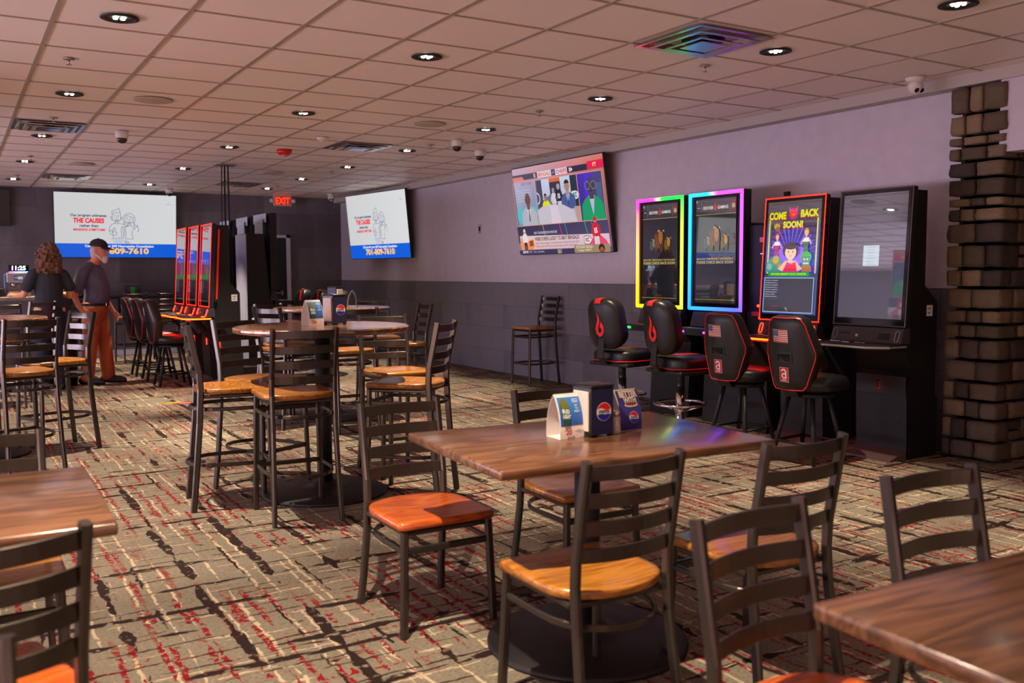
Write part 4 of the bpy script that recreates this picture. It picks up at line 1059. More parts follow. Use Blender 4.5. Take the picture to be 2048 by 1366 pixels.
    # log box
    p.line([(X(.02), Z(.012)), (X(.965), Z(.012)), (X(.965), Z(.325)), (X(.02), Z(.325))], .016*W, '#2050e8', True); p.line([(X(.03), Z(.017)), (X(.955), Z(.017)), (X(.955), Z(.32)), (X(.03), Z(.32))], .008*W, '#b8dca0', True)
    p.rect(X(.034), Z(.02), X(.95), Z(.317), (.05, .045, .065, 1))
    for k, s_ in enumerate(['Machine is disabled.', 'Disabling Hardware...', 'Machine is disabled.', 'Disabling Hardware...', 'Machine is disabled.', 'Disabling Hardware...', 'Machine is offline.', 'Disabling Hardware...', 'Machine is disabled.']):
        p.text(s_, X(.05), Z(.293-.0205*k), .0115*H, '#b8bcd8' if k < 8 else '#585a70', align='l', width=(.25 if 'off' not in s_ else .2)*W)
def scr_menu(p, W, H):
    p.rect(0, 0, W, H, (.075, .07, .10, 1)); X = lambda u: u*W; Z = lambda v: v*H
    p.rect(X(.36), Z(.42), X(.61), Z(.585), '#c0d4dc')
    for k, s_ in enumerate(['Operator menu', 'System Settings', 'Meters', 'Tests', 'Configuration', 'Network', 'Power down']): p.text(s_, X(.48), Z(.57-.023*k), .006*H, '#506070', width=.10*W)
    p.rect(X(.37), Z(.483), X(.60), Z(.485), '#7898c8')
def scr_side(p, W, H):
    p.rect(0, 0, W, H, (.004, .004, .006, 1)); X = lambda u: u*W; Z = lambda v: v*H
    p.poly([(0, Z(.36)), (W, Z(.36)), (W, Z(.98)), (0, Z(.98))], ['#283e88', '#283e88', '#0c1228', '#0c1228'])
    for k in range(9): p.poly([(X(.5), Z(.45)), (X(.08+.1*k), Z(.68)), (X(.12+.1*k), Z(.68))], '#3c58c0')
    for x, c in ((.18, '#9c3050'), (.38, '#703040'), (.56, '#c01848'), (.80, '#3c7830')): p.poly([(X(x-.09), Z(.37)), (X(x+.09), Z(.37)), (X(x+.05), Z(.53)), (X(x-.05), Z(.53))], c); p.circ(X(x), Z(.55), .05*W, '#a07058', rz=.022*H)
    p.rect(X(.04), Z(.31), X(.96), Z(.365), '#1c8c28')
    p.line([(X(.03), Z(.02)), (X(.97), Z(.02)), (X(.97), Z(.30)), (X(.03), Z(.30))], .01*W, '#2a8890', True)
    for k in range(9): p.rect(X(.07), Z(.27-.018*k), X(.38), Z(.274-.018*k), '#6890a8')
def screen_mesh(parent, W, H, z0, pic, strength, lean, y, rough=.04):
    mt = mat_attr('glass_screen_%d_%d' % (strength*100, rough*100), strength, rough)
    mt.node_tree.nodes['Principled BSDF'].inputs['Coat Weight'].default_value = 1; mt.node_tree.nodes['Principled BSDF'].inputs['Coat IOR'].default_value = 2.3; mt.node_tree.nodes['Principled BSDF'].inputs['Coat Roughness'].default_value = .02
    p = Pic(dz=.0002); pic(p, W, H); p.v = [(a-W/2, b, c+z0) for a, b, c in p.v]
    o = p.build('screen', mt, parent); o.location = (0, y, 0); o.rotation_euler = lean; return o

def logo_a(p, x, z, s, bg, fg):
    if bg: p.rect(x-.36*s, z-.5*s, x+.36*s, z+.5*s, '#d8d0d0'); p.rect(x-.34*s, z-.48*s, x+.34*s, z+.48*s, bg)
    p.arc(x-.02*s, z+.18*s, .17*s, .11*s, fg, -5, 160); p.line([(x+.15*s, z+.17*s), (x+.15*s, z-.24*s)], .11*s, fg); p.arc(x-.0*s, z-.07*s, .15*s, .10*s, fg, 20, 340)
    p.rect(x-.2*s, z-.40*s, x+.2*s, z-.33*s, fg)

LEAN = R(-3.4)
def red_machine(label, loc, rz, lit, pic, strength, group, cat='gaming machine', name='gaming_machine', side_sticker=True, ds=1.0):
    t = thing(name, label, cat, loc, R(rz), group)
    zb, H, W_ = .965, .985, .615
    piv = (0, 0, 0)
    body = MB()
    prof = [(.12, .08), (.46, .08), (.52, .0), (.52, .42), (.49, .46), (.49, 1.13), (.34, 1.25), (.34, 1.93), (.09, 1.93), (.07, 1.1), (.05, .87), (.03, .80), (.10, .76), (.20, .55), (.13, .50)]
    prof = [(.18, 0), (.52, 0), (.52, .42), (.49, .46), (.49, 1.13), (.34, 1.25), (.34, 1.93), (.11, 1.93), (.07, 1.1), (.03, .84), (.14, .78), (.24, .62), (.16, .52)]
    prof = [(a if a < .25 else .1+(a-.1)*ds, b) for a, b in prof]
    body.prism(prof, -.215, .215, 'x'); body.build('cabinet', M['black'], t)
    MB().prism([(.0, 0), (.20, 0), (.20, .07), (.0, .012)], -.215, .215, 'x').build('foot_ramp', simple('ramp_plate', '#5a4a4a', .4), t)
    pn = MB(); pn.box(-.21, .21, .155, .165, .46, .60, .002); pn.build('belly_panel', simple('belly_panel_mat', '#17161a', .5), t)
    lg = Pic(y=.154); lg.rect(-.06, .475, .03, .585, '#38181c'); logo_a(lg, -.015, .53, .085, None, '#c8402c'); lg.build('badge', PRINT, t)
    for x, z in ((-.14, .32), (.14, .30)):
        MB().lathe([(.012, 0), (.012, -.01), (0, -.012)], 14, Matrix.Translation((x, .18, z)) @ Euler((R(-90), 0, 0)).to_matrix().to_4x4()).build('lock', M['silver'], t)
    # display head
    hd = MB(); hd.box(-W_/2+.004, W_/2-.004, .004, .055, zb, zb+H, .006)
    o = hd.build('display_housing', M['black'], t); mx = Euler((LEAN, 0, 0))
    off = (0, -math.sin(-LEAN)*zb, 0)
    o.location = off; o.rotation_euler = mx
    e = MB(); e.box(-.255, .255, .055, .11, zb+.06, zb+H-.04, .006); e = e.build('display_rear', M['black'], t); e.location = off; e.rotation_euler = mx
    s = screen_mesh(t, W_-.075, H-.09, zb+.055, pic, strength, mx, 0); s.location = (0, off[1]-.0005, 0)
    g = MB(); g.box(-W_/2+.012, W_/2-.012, -.0004, .004, zb+.012, zb+H-.012); g = g.build('glass_border', M['black_gloss'], t); g.location = off; g.rotation_euler = mx
    red = lambda u, v: lin('#ff1c08')
    fr = led_frame(W_, H, zb, .009, .003, (red if lit else (lambda u, v: (.10, .085, .09, 1))), t, y=0, rot=mx, name='lit_frame', mat=REDFRAME if lit else mat_attr('unlit_frame_mat', rough=.3, printed=True))
    fr.location = off
    if lit:
        for sx in (-1, 1):
            q = MB(); q.box(sx*.256-.003, sx*.256+.003, .085, .105, zb+.1, zb+H-.06); q = q.build('side_light', simple('side_red_glow', '#c00c08', emit=.5), t); q.location = off; q.rotation_euler = mx
    # panel between display and deck
    P = MB(); P.prism([(.0, .955), (.06, .96), (.07, .85), (-.035, .85)], -.30, .30, 'x'); P.build('button_panel', simple('panel_grey', '#35323c', .3, noise=.06), t)
    def on_panel(mb, name, mat):
        o = mb.build(name, mat, t); o.location = (0, -.036, .85); o.rotation_euler = (math.atan2(-.035, .105), 0, 0); return o
    for sx in (-1, 1):
        pts = [(sx*.262+.016*math.cos(a), -.003, .052+(.026 if math.sin(a) > 0 else -.026)*(1 if abs(math.sin(a)) > .01 else 0)+.014*math.sin(a)) for a in [i*2*PI/20+.16 for i in range(20)]]
        m = MB(); m.tube(pts, .0035, 6, True); on_panel(m, 'ring_light', M['led_red'] if lit else simple('ring_unlit', '#9a8890', .3))
    m = MB(); m.box(.11, .20, -.003, 0, .025, .07, .002); on_panel(m, 'note_slot', M['black']); m = MB(); m.box(-.22, -.14, -.003, 0, .055, .066, .001); on_panel(m, 'card_slot', M['black'])
    m = MB(); m.box(-.085, -.065, -.004, 0, .035, .055, .002); on_panel(m, 'card_reader', M['white_plastic'])
    # deck
    dk = MB(); poly = [(-.305, .03), (.305, .03), (.305, -.16), (.20, -.275), (-.20, -.275), (-.305, -.16)]
    dk.prism(poly, .815, .848); dk.build('deck', M['black'], t)
    ed = MB(); ed.sweep([(.307, .02, .83), (.307, -.162, .83), (.20, -.278, .83), (-.20, -.278, .83), (-.307, -.162, .83), (-.307, .02, .83)], .014, .006, (0, 0, 1)); ed.build('deck_edge_light', M['led_orange'] if lit else simple('edge_unlit', '#8c8488', .3), t)
    b = MB()
    for x, y, w in ((-.17, -.12, .045), (-.05, -.16, .035), (.07, -.16, .045)): b.box(x-w, x+w, y-.02, y+.02, .848, .856, .003)
    b.build('button', M['silver'], t)
    if lit:
        MB().box(-.24, .24, -.24, -.20, .811, .815).build('under_light', simple('under_red', '#ff1404', emit=22), t)
        MB().box(.13, .25, -.06, -.04, .848, .854).build('button_light', M['led_orange'], t)
    MB().prism([(-.11, .815), (-.06, .815), (.16, .55), (.16, .48)], -.30, -.27, 'x').build('deck_bracket', M['black'], t)
    if lit:
        MB().box(.10, .13, .15, .153, .47, .55).build('vent_light', M['led_red'], t)
    if side_sticker:
        q = Pic(y=0); q.rect(-.035, -.04, .035, .04, '#d8d0cc'); q.rect(-.02, .01, .02, .02, '#807878'); q.rect(-.02, -.02, .01, -.01, '#807878')
        s = q.build('sticker', PRINT, t, loc=(.2155, .1+.30*ds, 1.07), rot=(0, 0, R(90)))
    return t
def grover_machine(label, loc, rz, colf, pic, strength, group, rear_paper=False, lit=True, strips=('g', 'p')):
    t = thing('gaming_machine', label, 'gaming machine', loc, R(rz), group)
    zb, H, W_ = 1.015, 1.035, .665
    mx = Euler((0, 0, 0)); off = (0, 0, 0)
    MB().prism([(.12, 0), (.40, 0), (.40, 1.77), (.17, 1.77), (.10, .95), (.06, .82), (.16, .7)], -.27, .27, 'x').build('cabinet', M['black'], t)
    MB().box(-.265, .265, .401, .406, .02, 1.765, .001).build('back_panel', simple('rear_panel_mat', '#c0c2e4', .35, 0, noise=.08, nscale=4), t)
    v = MB()
    for k in range(5): v.box(.2702, .274, .22, .33, 1.58-.03*k, 1.59-.03*k)
    v.build('vent_slots', M['black_gloss'], t)
    h = MB(); h.box(-W_/2+.003, W_/2-.003, .004, .10, zb, zb+H, .008); h = h.build('display_housing', M['black'], t); h.location = off; h.rotation_euler = mx
    s = screen_mesh(t, W_-.17, H-.13, zb+.07, pic, strength, mx, 0, .05); s.location = (0, off[1]+.003, 0)
    g = MB(); g.box(-W_/2+.03, W_/2-.03, .0032, .006, zb+.03, zb+H-.03); g = g.build('glass_border', M['black_gloss'], t); g.location = off; g.rotation_euler = mx
    b = MB(); z1 = zb+.065; z2 = zb+H-.055; x1 = W_/2-.078
    b.sweep([(-x1, 0, z1), (x1, 0, z1), (x1, 0, z2), (-x1, 0, z2)], .01, .01, (0, 1, 0), True); b = b.build('inner_trim', simple('inner_trim_mat', '#1a1a20', .3), t); b.location = off; b.rotation_euler = mx
    if lit: led_frame(W_, H, zb, .032, .02, colf, t, rot=mx).location = off
    P = MB(); P.prism([(.02, 1.0), (.08, 1.0), (.10, .87), (-.02, .87)], -.29, .29, 'x'); P.build('button_panel', simple('panel_grey', '#35323c', .3), t)
    MB().box(.12, .21, .002, .008, .91, .95, .002, mx=Matrix.Translation((0, -.02, 0))).build('note_display', simple('note_display_mat', '#1c4c88', emit=.5), t)
    d = MB(); d.prism([(-.33, .05), (.33, .05), (.33, -.16), (.25, -.24), (-.25, -.24), (-.33, -.16)], .81, .865); d.build('deck', M['black'], t)
    m = MB(); m.box(-.25, .25, -.20, -.14, .865, .872, .003); m.build('button', M['silver'], t)
    if lit:
        MB().box(-.24, -.12, -.244, -.240, .83, .848).build('deck_light', M['led_green' if strips[0] == 'g' else 'led_purple'], t)
        MB().box(.12, .24, -.244, -.240, .83, .848).build('deck_light', M['led_purple'], t)
    if rear_paper:
        MB().box(-.30, .30, .105, .112, zb+H-.13, zb+H-.005, .002, mx=Matrix.Translation((0, 0.03, 0))).build('rear_cover', simple('rear_cover_mat', '#b8b8d0', .4), t)
        q = Pic(y=0); q.rect(-.20, 0, .18, .33, '#c8c6dc'); q.rect(-.2, 0, -.17, .33, '#d4d2e4')
        for k in range(7): q.rect(-.16+.01*(k % 3), .03+.04*k, .14, .034+.04*k, '#8a88a4')
        s = q.build('notice_paper', PRINT, t, loc=(-.03, .16, zb+H-.40), rot=(0, 0, PI))
        c = MB()
        for k in range(18): c.box(.334, .337, .105, .112, zb+H-.12-k*.045, zb+H-.105-k*.045)
        c.build('edge_light', {'g': M['led_green'], 'p': M['led_purple'], 'r': simple('edge_dim', '#602030', .5)}[strips[0]], t)
    return t
GM = 'gaming machines along the right wall'
grover_machine('gaming machine with rainbow frame, pink and yellow to green, leftmost on the right wall', (5.70, 6.745, 0), -90, col_g1, scr_grover(), 1.0, GM)
grover_machine('gaming machine with blue and purple glowing frame', (5.70, 6.005, 0), -90, col_g2, scr_grover(2), 1.0, GM, strips=('p', 'p'))
red_machine('red-framed gaming machine reading COME BACK SOON on the right wall', (5.66, 5.135, 0), -90, True, scr_come, 1.25, GM)
red_machine('gaming machine with unlit grey frame and small menu window, nearest the stone column', (5.645, 4.375, 0), -90, False, scr_menu, 1.0, GM)
GR = 'gaming machines in the red middle bank'
red_machine('nearest red-edged gaming machine of the middle bank, side cabinet showing', (2.58, 11.40, 0), -91.6, True, scr_side, 1.0, GR, ds=.72)
red_machine('middle one of the three red-edged gaming machines of the middle bank', (2.57, 12.03, 0), -91.6, True, scr_side, 1.0, GR, ds=.72)
red_machine('farthest of the three red-edged gaming machines, beside the big white screen', (2.555, 12.66, 0), -91.6, True, scr_side, 1.0, GR, ds=.72)
GK = 'gaming machines seen from behind'
t = thing('machine_stand', 'low black plinth under the machines seen from behind', 'plinth', (3.5, 13.65, 0))
MB().box(-.33, .33, -1.4, 1.4, 0, .12, .004).build('body', M['black'], t)
grover_machine('black gaming machine seen from behind, nearest, with purple light dots', (3.80, 12.73, .12), 90, col_g1, scr_grover(), 1.0, GK, True, False, ('p', 'p'))
grover_machine('black gaming machine seen from behind, middle of three, with green light dots', (3.80, 13.64, .12), 90, col_g1, scr_grover(), 1.0, GK, True, False, ('g', 'p'))
grover_machine('black gaming machine seen from behind, farthest of three, behind the cable poles', (3.80, 14.60, .12), 90, col_g1, scr_grover(), 1.0, GK, True, False, ('r', 'p'))
# bank controller between blue and red machine
t = thing('control_cabinet', 'narrow black cabinet with red button between blue and red-framed machines', 'cabinet', (5.78, 5.58, 0), R(-90))
MB().box(-.12, .12, 0, .4, 0, 1.745, .006).build('body', M['black'], t)
q = Pic(y=-.001); q.rect(.02, 1.60, .10, 1.64, '#e06a88'); q.rect(-.06, .985, .06, 1.02, '#c83040'); q.build('sticker', PRINT, t)
m = MB()
for x, z in ((.02, 1.07), (.04, .97)): m.ball((x, -.008, z), .012, 12, 8)
m.build('button_light', M['led_red'], t)
MB().box(.03, .08, -.003, 0, 1.5, 1.508).build('indicator', simple('indicator_mat', '#b8c0d8', emit=1), t)

# ------------------------------------------------------------------ gaming chairs
def rrect(w, h, r, n=6, x0=0, z0=0):
    P = []
    for cx, cz, a0 in ((w/2-r, -h/2+r, -90), (w/2-r, h/2-r, 0), (-w/2+r, h/2-r, 90), (-w/2+r, -h/2+r, 180)):
        for i in range(n+1): a = R(a0+90*i/n); P.append((x0+cx+r*math.cos(a), z0+cz+r*math.sin(a)))
    return P
def pad(poly, d0, d1, puff, mxf, rim=.02):
    """cushion: outline poly in (x,z), thickness from y=d0 to d1, soft edges"""
    b = bmesh.new(); cx = sum(p[0] for p in poly)/len(poly); cz = sum(p[1] for p in poly)/len(poly)
    def ring(s, y): return [b.verts.new(mxf(cx+(x-cx)*s, y, cz+(z-cz)*s)) for x, z in poly]
    rs = [ring(.3, d0-puff), ring(.75, d0-puff*.8), ring(.93, d0-puff*.1), ring(.985, d0+rim*.5), ring(1, d0+rim), ring(1, d1-rim), ring(.985, d1-rim*.5), ring(.93, d1+puff*.1), ring(.75, d1+puff*.8), ring(.3, d1+puff)]
    n = len(poly)
    for r0, r1 in zip(rs, rs[1:]):
        for i in range(n): b.faces.new((r0[i], r0[(i+1) % n], r1[(i+1) % n], r1[i]))
    b.faces.new(rs[0][::-1]); b.faces.new(rs[-1]); bmesh.ops.recalc_face_normals(b, faces=b.faces)
    return MB().bm(b, True)
def chair_grover():
    t = thing('gaming_chair', '', 'gaming chair')
    MB().lathe([(.25, 0), (.25, .012), (.2, .03), (.06, .05), (.045, .07)], 40).build('base', M['chrome'], t)
    MB().lathe([(.04, .05), (.04, .40)], 24).lathe([(.03, .40), (.03, .52)], 20).build('column', M['chrome'], t)
    MB().lathe([(.034, .40), (.034, .53)], 20).build('gas_spring', M['black'], t)
    r = MB(); r.tube([(.215*math.cos(a), .215*math.sin(a), .255) for a in [i*2*PI/36 for i in range(36)]], .012, 10, True)
    for k in range(4):
        a = k*PI/2+.4; r.tube([(.035*math.cos(a), .035*math.sin(a), .19), (.21*math.cos(a), .21*math.sin(a), .25)], .008)
    r.lathe([(.045, .17), (.045, .22)], 20); r.build('foot_ring', M['chrome'], t)
    idm = lambda x, y, z: Vector((x, z, y))
    c = pad(rrect(.47, .44, .12), .545, .655, .012, lambda x, y, z: Vector((x, z+.02, y)), .03); s = c.build('seat', M['vinyl'], t)
    MB().box(-.235, .235, -.19, .23, .515, .55, .012, 3).build('seat_shell', M['black'], t)
    P = rrect(.475, .445, .12); MB().tube([(x, z+.02, .565) for x, z in P], .005, 6, True).build('piping', M['red_trim'], s)
    MB().box(-.05, .05, -.12, .16, .666, .669).build('stripe', M['red_vinyl'], s)
    # back
    bl = R(8)
    def mb(x, y, z): # curved, leaning back
        yy = y+.05*(x/.2)**2; return Vector((x, -.235-.0+yy*math.cos(bl)-math.sin(bl)*(z), .90+z*math.cos(bl)+yy*math.sin(bl)))
    poly = rrect(.40, .45, .12); poly = [(x*(1-.12*max(0, z/.22)) if z > 0 else x*(1-.06*(z/.22)**2), z) for x, z in poly]
    bk = pad(poly, -.055, .055, .012, mb, .03).build('backrest', M['vinyl'], t)
    p = Pic(); flame(p, 0, 0, .115, '#e01c24'); p.cut(0, .012); p.cut(2, .03); p.v = [tuple(mb(x, -.071+y, z)) for x, y, z in p.v]
    p.build('flame_emblem', PRINT, bk)
    st = MB(); xs = (-.045, .02)
    pts = [(-.045, -.062, .20), (-.03, -.045, .222), (0, .0, .232)]
    v = []; f = []
    prof = [(-.062, .19), (-.055, .212), (-.035, .2265), (0, .2285), (.035, .2265), (.055, .212), (.066, .18), (.069, .05)]
    for y, z in prof: v += [tuple(mb(-.045, y*1.02, z*1.005)), tuple(mb(.03, y*1.02, z*1.005))]
    for i in range(len(prof)-1): f.append((2*i, 2*i+1, 2*i+3, 2*i+2))
    MB().add(v, f, True).build('stripe', M['red_vinyl'], bk)
    br = MB(); br.sweep([(0, -.10, .53), (0, -.24, .545), (0, -.285, .60), (0, -.27, .78)], .07, .02, (1, 0, 0)); br.build('back_bracket', M['black'], t)
    return t
def chair_a():
    t = thing('gaming_chair', '', 'gaming chair')
    for k in range(4):
        a = PI/4+k*PI/2; MB().tube([(.13*math.cos(a), .13*math.sin(a), .50), (.255*math.cos(a), .255*math.sin(a), .008)], .017, 12).build('leg', M['black'], t)
    q = [(.225*math.cos(PI/4+k*PI/2), .225*math.sin(PI/4+k*PI/2), .15) for k in range(4)]
    fr = MB()
    for k in range(4): fr.tube([q[k], q[(k+1) % 4]], .011, 8)
    fr.build('foot_rail', M['black'], t)
    MB().lathe([(.17, .475), (.17, .50), (.1, .51)], 28).build('swivel_plate', M['black'], t)
    s = pad(rrect(.46, .45, .16), .525, .61, .014, lambda x, y, z: Vector((x, z+.03, y)), .035).build('seat', M['vinyl'], t)
    bl = R(7)
    def mb(x, y, z):
        yy = y+.07*(x/.2)**2; return Vector((x, -.235+yy*math.cos(bl)-math.sin(bl)*z, .79+z*math.cos(bl)+yy*math.sin(bl)))
    H = [(-.115, -.262), (.115, -.262), (.14, -.235), (.20, -.045), (.205, 0.0), (.195, .04), (.15, .21), (.125, .25), (.09, .262), (-.09, .262), (-.125, .25), (-.15, .21), (-.195, .04), (-.205, 0.0), (-.20, -.045), (-.14, -.235)]
    # densify
    P = []
    for a, b in zip(H, H[1:]+H[:1]):
        for i in range(3): P.append((a[0]+(b[0]-a[0])*i/3, a[1]+(b[1]-a[1])*i/3))
    bk = pad(P, -.045, .05, .008, mb, .025).build('backrest', M['vinyl'], t)
    MB().tube([tuple(mb(x*.965, -.047, z*.97)) for x, z in P], .0035, 6, True).build('piping', M['red_trim'], bk)
    p = Pic()
    def tr(pp): pp.cut(0, .012); pp.v = [tuple(mb(x, -.0545+y, z)) for x, y, z in pp.v]; return pp
    # flag patch
    x0, z0, w, h = -.095, .085, .125, .085
    def sh(x, z): return (x, z)
    p.rect(x0-.003, z0-.003, x0+w+.003, z0+h+.003, '#c8b0a0')
    for k in range(13): p.rect(x0, z0+h*k/13, x0+w, z0+h*(k+1)/13, '#b81c28' if k % 2 == 0 else '#e4d8d4')
    p.rect(x0, z0+h*6/13, x0+w*.42, z0+h, '#2a3c74')
    for i in range(5):
        for j in range(4): p.circ(x0+w*.42*(i+.5)/5, z0+h*6/13+h*7/13*(j+.5)/4, .0022, '#d8d8e0', n=6)
    tr(p).build('flag_patch', PRINT, bk)
    p = Pic(); logo_a(p, -.015, -.145, .105, '#b8141c', '#e8dcdc'); tr(p).build('badge', PRINT, bk)
    hd = MB()
    for a, b, c, d in ((-.07, .05, .0, .012), (-.07, .05, -.058, -.05), (-.078, -.066, -.055, .01), (.046, .056, -.055, .01)):
        hd.add([tuple(mb(x, -.058, z)) for x, z in ((a, c), (b, c), (b, d), (a, d))]+[tuple(mb(x, -.045, z)) for x, z in ((a, c), (b, c), (b, d), (a, d))], [(0, 1, 2, 3), (0, 4, 5, 1), (1, 5, 6, 2), (2, 6, 7, 3), (3, 7, 4, 0)])
    hd.build('handle_rim', simple('handle_rim_mat', '#1e1c1e', .4), bk)
    MB().add([tuple(mb(x, -.0555, z)) for x, z in ((-.066, -.05), (.046, -.05), (.046, 0), (-.066, 0))], [(0, 1, 2, 3)]).build('handle_hollow', simple('hollow_black', '#020202', .9), bk)
    MB().sweep([(0, -.05, .49), (0, -.2, .49), (0, -.235, .54), (0, -.22, .66)], .12, .02, (1, 0, 0)).build('back_bracket', M['black'], t)
    return t
cg = chair_grover(); ca_ = chair_a(); cg_used = []; 
def put(proto, x, y, rz, label, group):
    o = proto if proto not in cg_used else copy_tree(proto)
    cg_used.append(proto); o.location = (x, y, 0); o.rotation_euler = (0, 0, R(rz)); o['label'] = label; o['group'] = group
GC = 'padded chairs at the right wall machines'
put(cg, 5.20, 6.66, -80, 'flame-backed black chair on chrome column, leftmost at the right wall machines', GC)
put(cg, 5.20, 5.87, -92, 'flame-backed black chair on chrome column in front of the blue-framed machine', GC)
put(ca_, 5.24, 5.20, -84, 'flag-patched black chair, left one, between flame-backed chair and red machine', GC)
put(ca_, 5.21, 4.52, -84, 'flag-patched black chair, right one, nearest the unlit grey-framed machine', GC)
GC2 = 'padded chairs at the red middle bank'
put(ca_, 2.27, 11.78, -90, 'nearest padded black chair at the red middle machines, thick seat showing', GC2)
put(ca_, 2.25, 12.50, -90, 'middle padded black chair at the red middle machines', GC2)
put(ca_, 2.22, 13.12, -90, 'farthest padded black chair at the red middle machines, next to the man', GC2)
GC3 = 'flame chairs behind the far round table'
put(cg, 4.22, 13.3, 90, 'red-striped chair top farthest left behind the far round table', GC3)
put(cg, 4.22, 12.55, 90, 'red-striped chair top in the middle behind the far round table', GC3)
put(cg, 4.22, 11.8, 90, 'red-striped chair top mostly hidden behind the napkin dispensers', GC3)

# ------------------------------------------------------------------ bar at the left back
t = thing('bar_counter', 'bar-height counter at far left where the long-haired person works', 'counter', (0, 0, 0))
MB().box(-3.2, .97, 12.45, 13.15, 1.045, 1.09, .01, 2).build('countertop', simple('counter_stone', '#8a7c74', .3, noise=.25, nscale=50), t)
MB().box(-3.15, .90, 12.6, 13.1, 0, 1.045).build('front_panel', M['slate_back'], t)
t = thing('coffee_machine', 'silver drinks machine on the counter under a lit clock', 'drinks machine', (.71, 12.9, 1.09))
b = MB(); b.box(-.13, .13, -.12, .15, 0, .05, .006); b.box(-.13, .13, .0, .15, .05, .28, .006); b.box(-.13, .13, -.12, .15, .17, .29, .01); b.build('body', simple('machine_silver', '#9a98a4', .3, .4), t)
b = MB()
for x in (-.06, .06): b.lathe([(.0, .12), (.022, .12), (.03, .17)], 16, Matrix.Translation((x, -.07, 0)))
b.box(-.11, .11, -.115, -.0, .05, .06); b.build('spout', M['chrome'], t)
p = Pic(y=-.121); p.rect(-.05, .2, .05, .255, '#404450'); p.rect(-.01, .21, .045, .245, '#a8b4c4'); p.rect(-.04, .225, -.015, .235, '#a8b4c4'); p.build('display', mat_attr('screen_picture_100', 1, .3), t)
MB().box(-.16, -.13, -.10, .14, 0, .27, .008).build('water_tank', simple('tank_blue', '#5a6a94', .2), t)
t = thing('digital_clock', 'glowing digital clock reading 11:25 above the drinks machine', 'clock', (.72, 12.88, 1.381))
MB().box(-.11, .11, -.02, .05, 0, .095, .004).build('case', M['black_gloss'], t)
p = Pic(y=-.0205); p.text('11:25', .0, .032, .05, '#d8f0ff', width=.15, bold=.03, shear=.05); p.poly([(-.105, .002), (.105, .002), (.105, .016), (-.105, .016)], ['#ff30c0', '#30ffc0', '#30c0ff', '#c040ff'])
p.build('display', mat_attr('clock_glow', 3, .3), t)
t = thing('card_terminal', 'black boxy till at the far left end of the counter with blue light', 'till', (.40, 12.85, 1.09), R(8))
MB().box(-.16, .12, -.15, .15, 0, .10, .008).box(-.03, .1, -.02, .03, .10, .30, .01).build('body', M['black'], t)
MB().box(-.16, .0, -.01, .01, .15, .36, .004, mx=Matrix.Rotation(R(15), 4, 'X')).build('screen', M['black_gloss'], t)
MB().box(.06, .085, -.153, -.15, .2, .21).box(-.1, 0, -.153, -.15, .04, .046).build('indicator', simple('blue_led', '#3040ff', emit=4), t)
t = thing('condiment_station', 'tall dark station with tray top right of the long-haired person', 'cabinet', (1.17, 12.95, 0))
MB().box(-.19, .10, -.2, .25, 0, 1.09, .006).build('body', simple('dark_plum', '#1c1220', .35), t)
MB().box(-.20, .11, -.21, .26, 1.09, 1.17, .006).build('tray', simple('tray_grey', '#6a6064', .3), t)
MB().tube([(-.0, .05, 1.17), (-.0, .05, 1.27)], .01).ball((.0, .04, 1.31), (.05, .05, .045)).build('lamp', M['black'], t)  # tap handle: black knob on a stalk, gives no light
t = thing('trash_can', 'black bin with liner standing left of the man in the cap', 'bin', (1.17, 12.50, 0))
MB().lathe([(.0, 0), (.12, 0), (.15, .70), (.155, .71), (.14, .71), (.11, .1), (0, .09)], 24).build('body', M['black'], t)
MB().lathe([(.152, .60), (.162, .62), (.16, .72), (.148, .74), (.14, .70)], 24).build('liner', simple('bin_liner', '#23202c', .25), t)
t = thing('wall_ledge', 'narrow dark bar ledge along the back wall left of the red machines', 'ledge', (0, 0, 0))
MB().box(1.2, 4.3, 16.36, 16.69, .99, 1.03, .006).build('top', simple('ledge_top_mat', '#4a4038', .35), t)
MB().box(1.2, 4.3, 16.36, 16.38, .95, .99).build('apron', M['black'], t)
for x in (1.4, 2.4, 3.4, 4.2): MB().prism([(16.40, .99), (16.68, .99), (16.68, .7)], x-.02, x+.02, 'x').build('bracket', M['black'], t)
t = thing('caddy', 'black wire caddy with green item on the back ledge', 'caddy', (2.59, 16.5, 1.03))
b = MB()
for z in (.0, .12): b.tube([(-.1, -.07, z+.005), (.1, -.07, z+.005), (.1, .07, z+.005), (-.1, .07, z+.005)], .005, 6, True)
for x in (-.1, .1):
    for y in (-.07, .07): b.tube([(x, y, .0), (x, y, .125)], .005, 6)
b.box(-.1, .1, -.07, .07, 0, .006); b.build('rack', M['black'], t)
MB().box(-.03, .03, -.05, .03, .006, .115, .006).build('bottle', simple('green_item', '#2fae3c', .4), t)
# coloured floor decal-like leaflet
p = Pic(); p.rect(-.12, -.0, .04, .10, '#a8980c'); p.rect(-.04, -.10, .12, .0, '#a81c26'); p.rect(-.02, -.07, .10, -.04, '#e8c0b0')
o = p.build('floor_sticker', PRINT, None, (2.0, 10.1, .002), (R(-90), 0, R(20))); tag(o, 'yellow and red sticker lying on the carpet in the aisle', 'sticker')

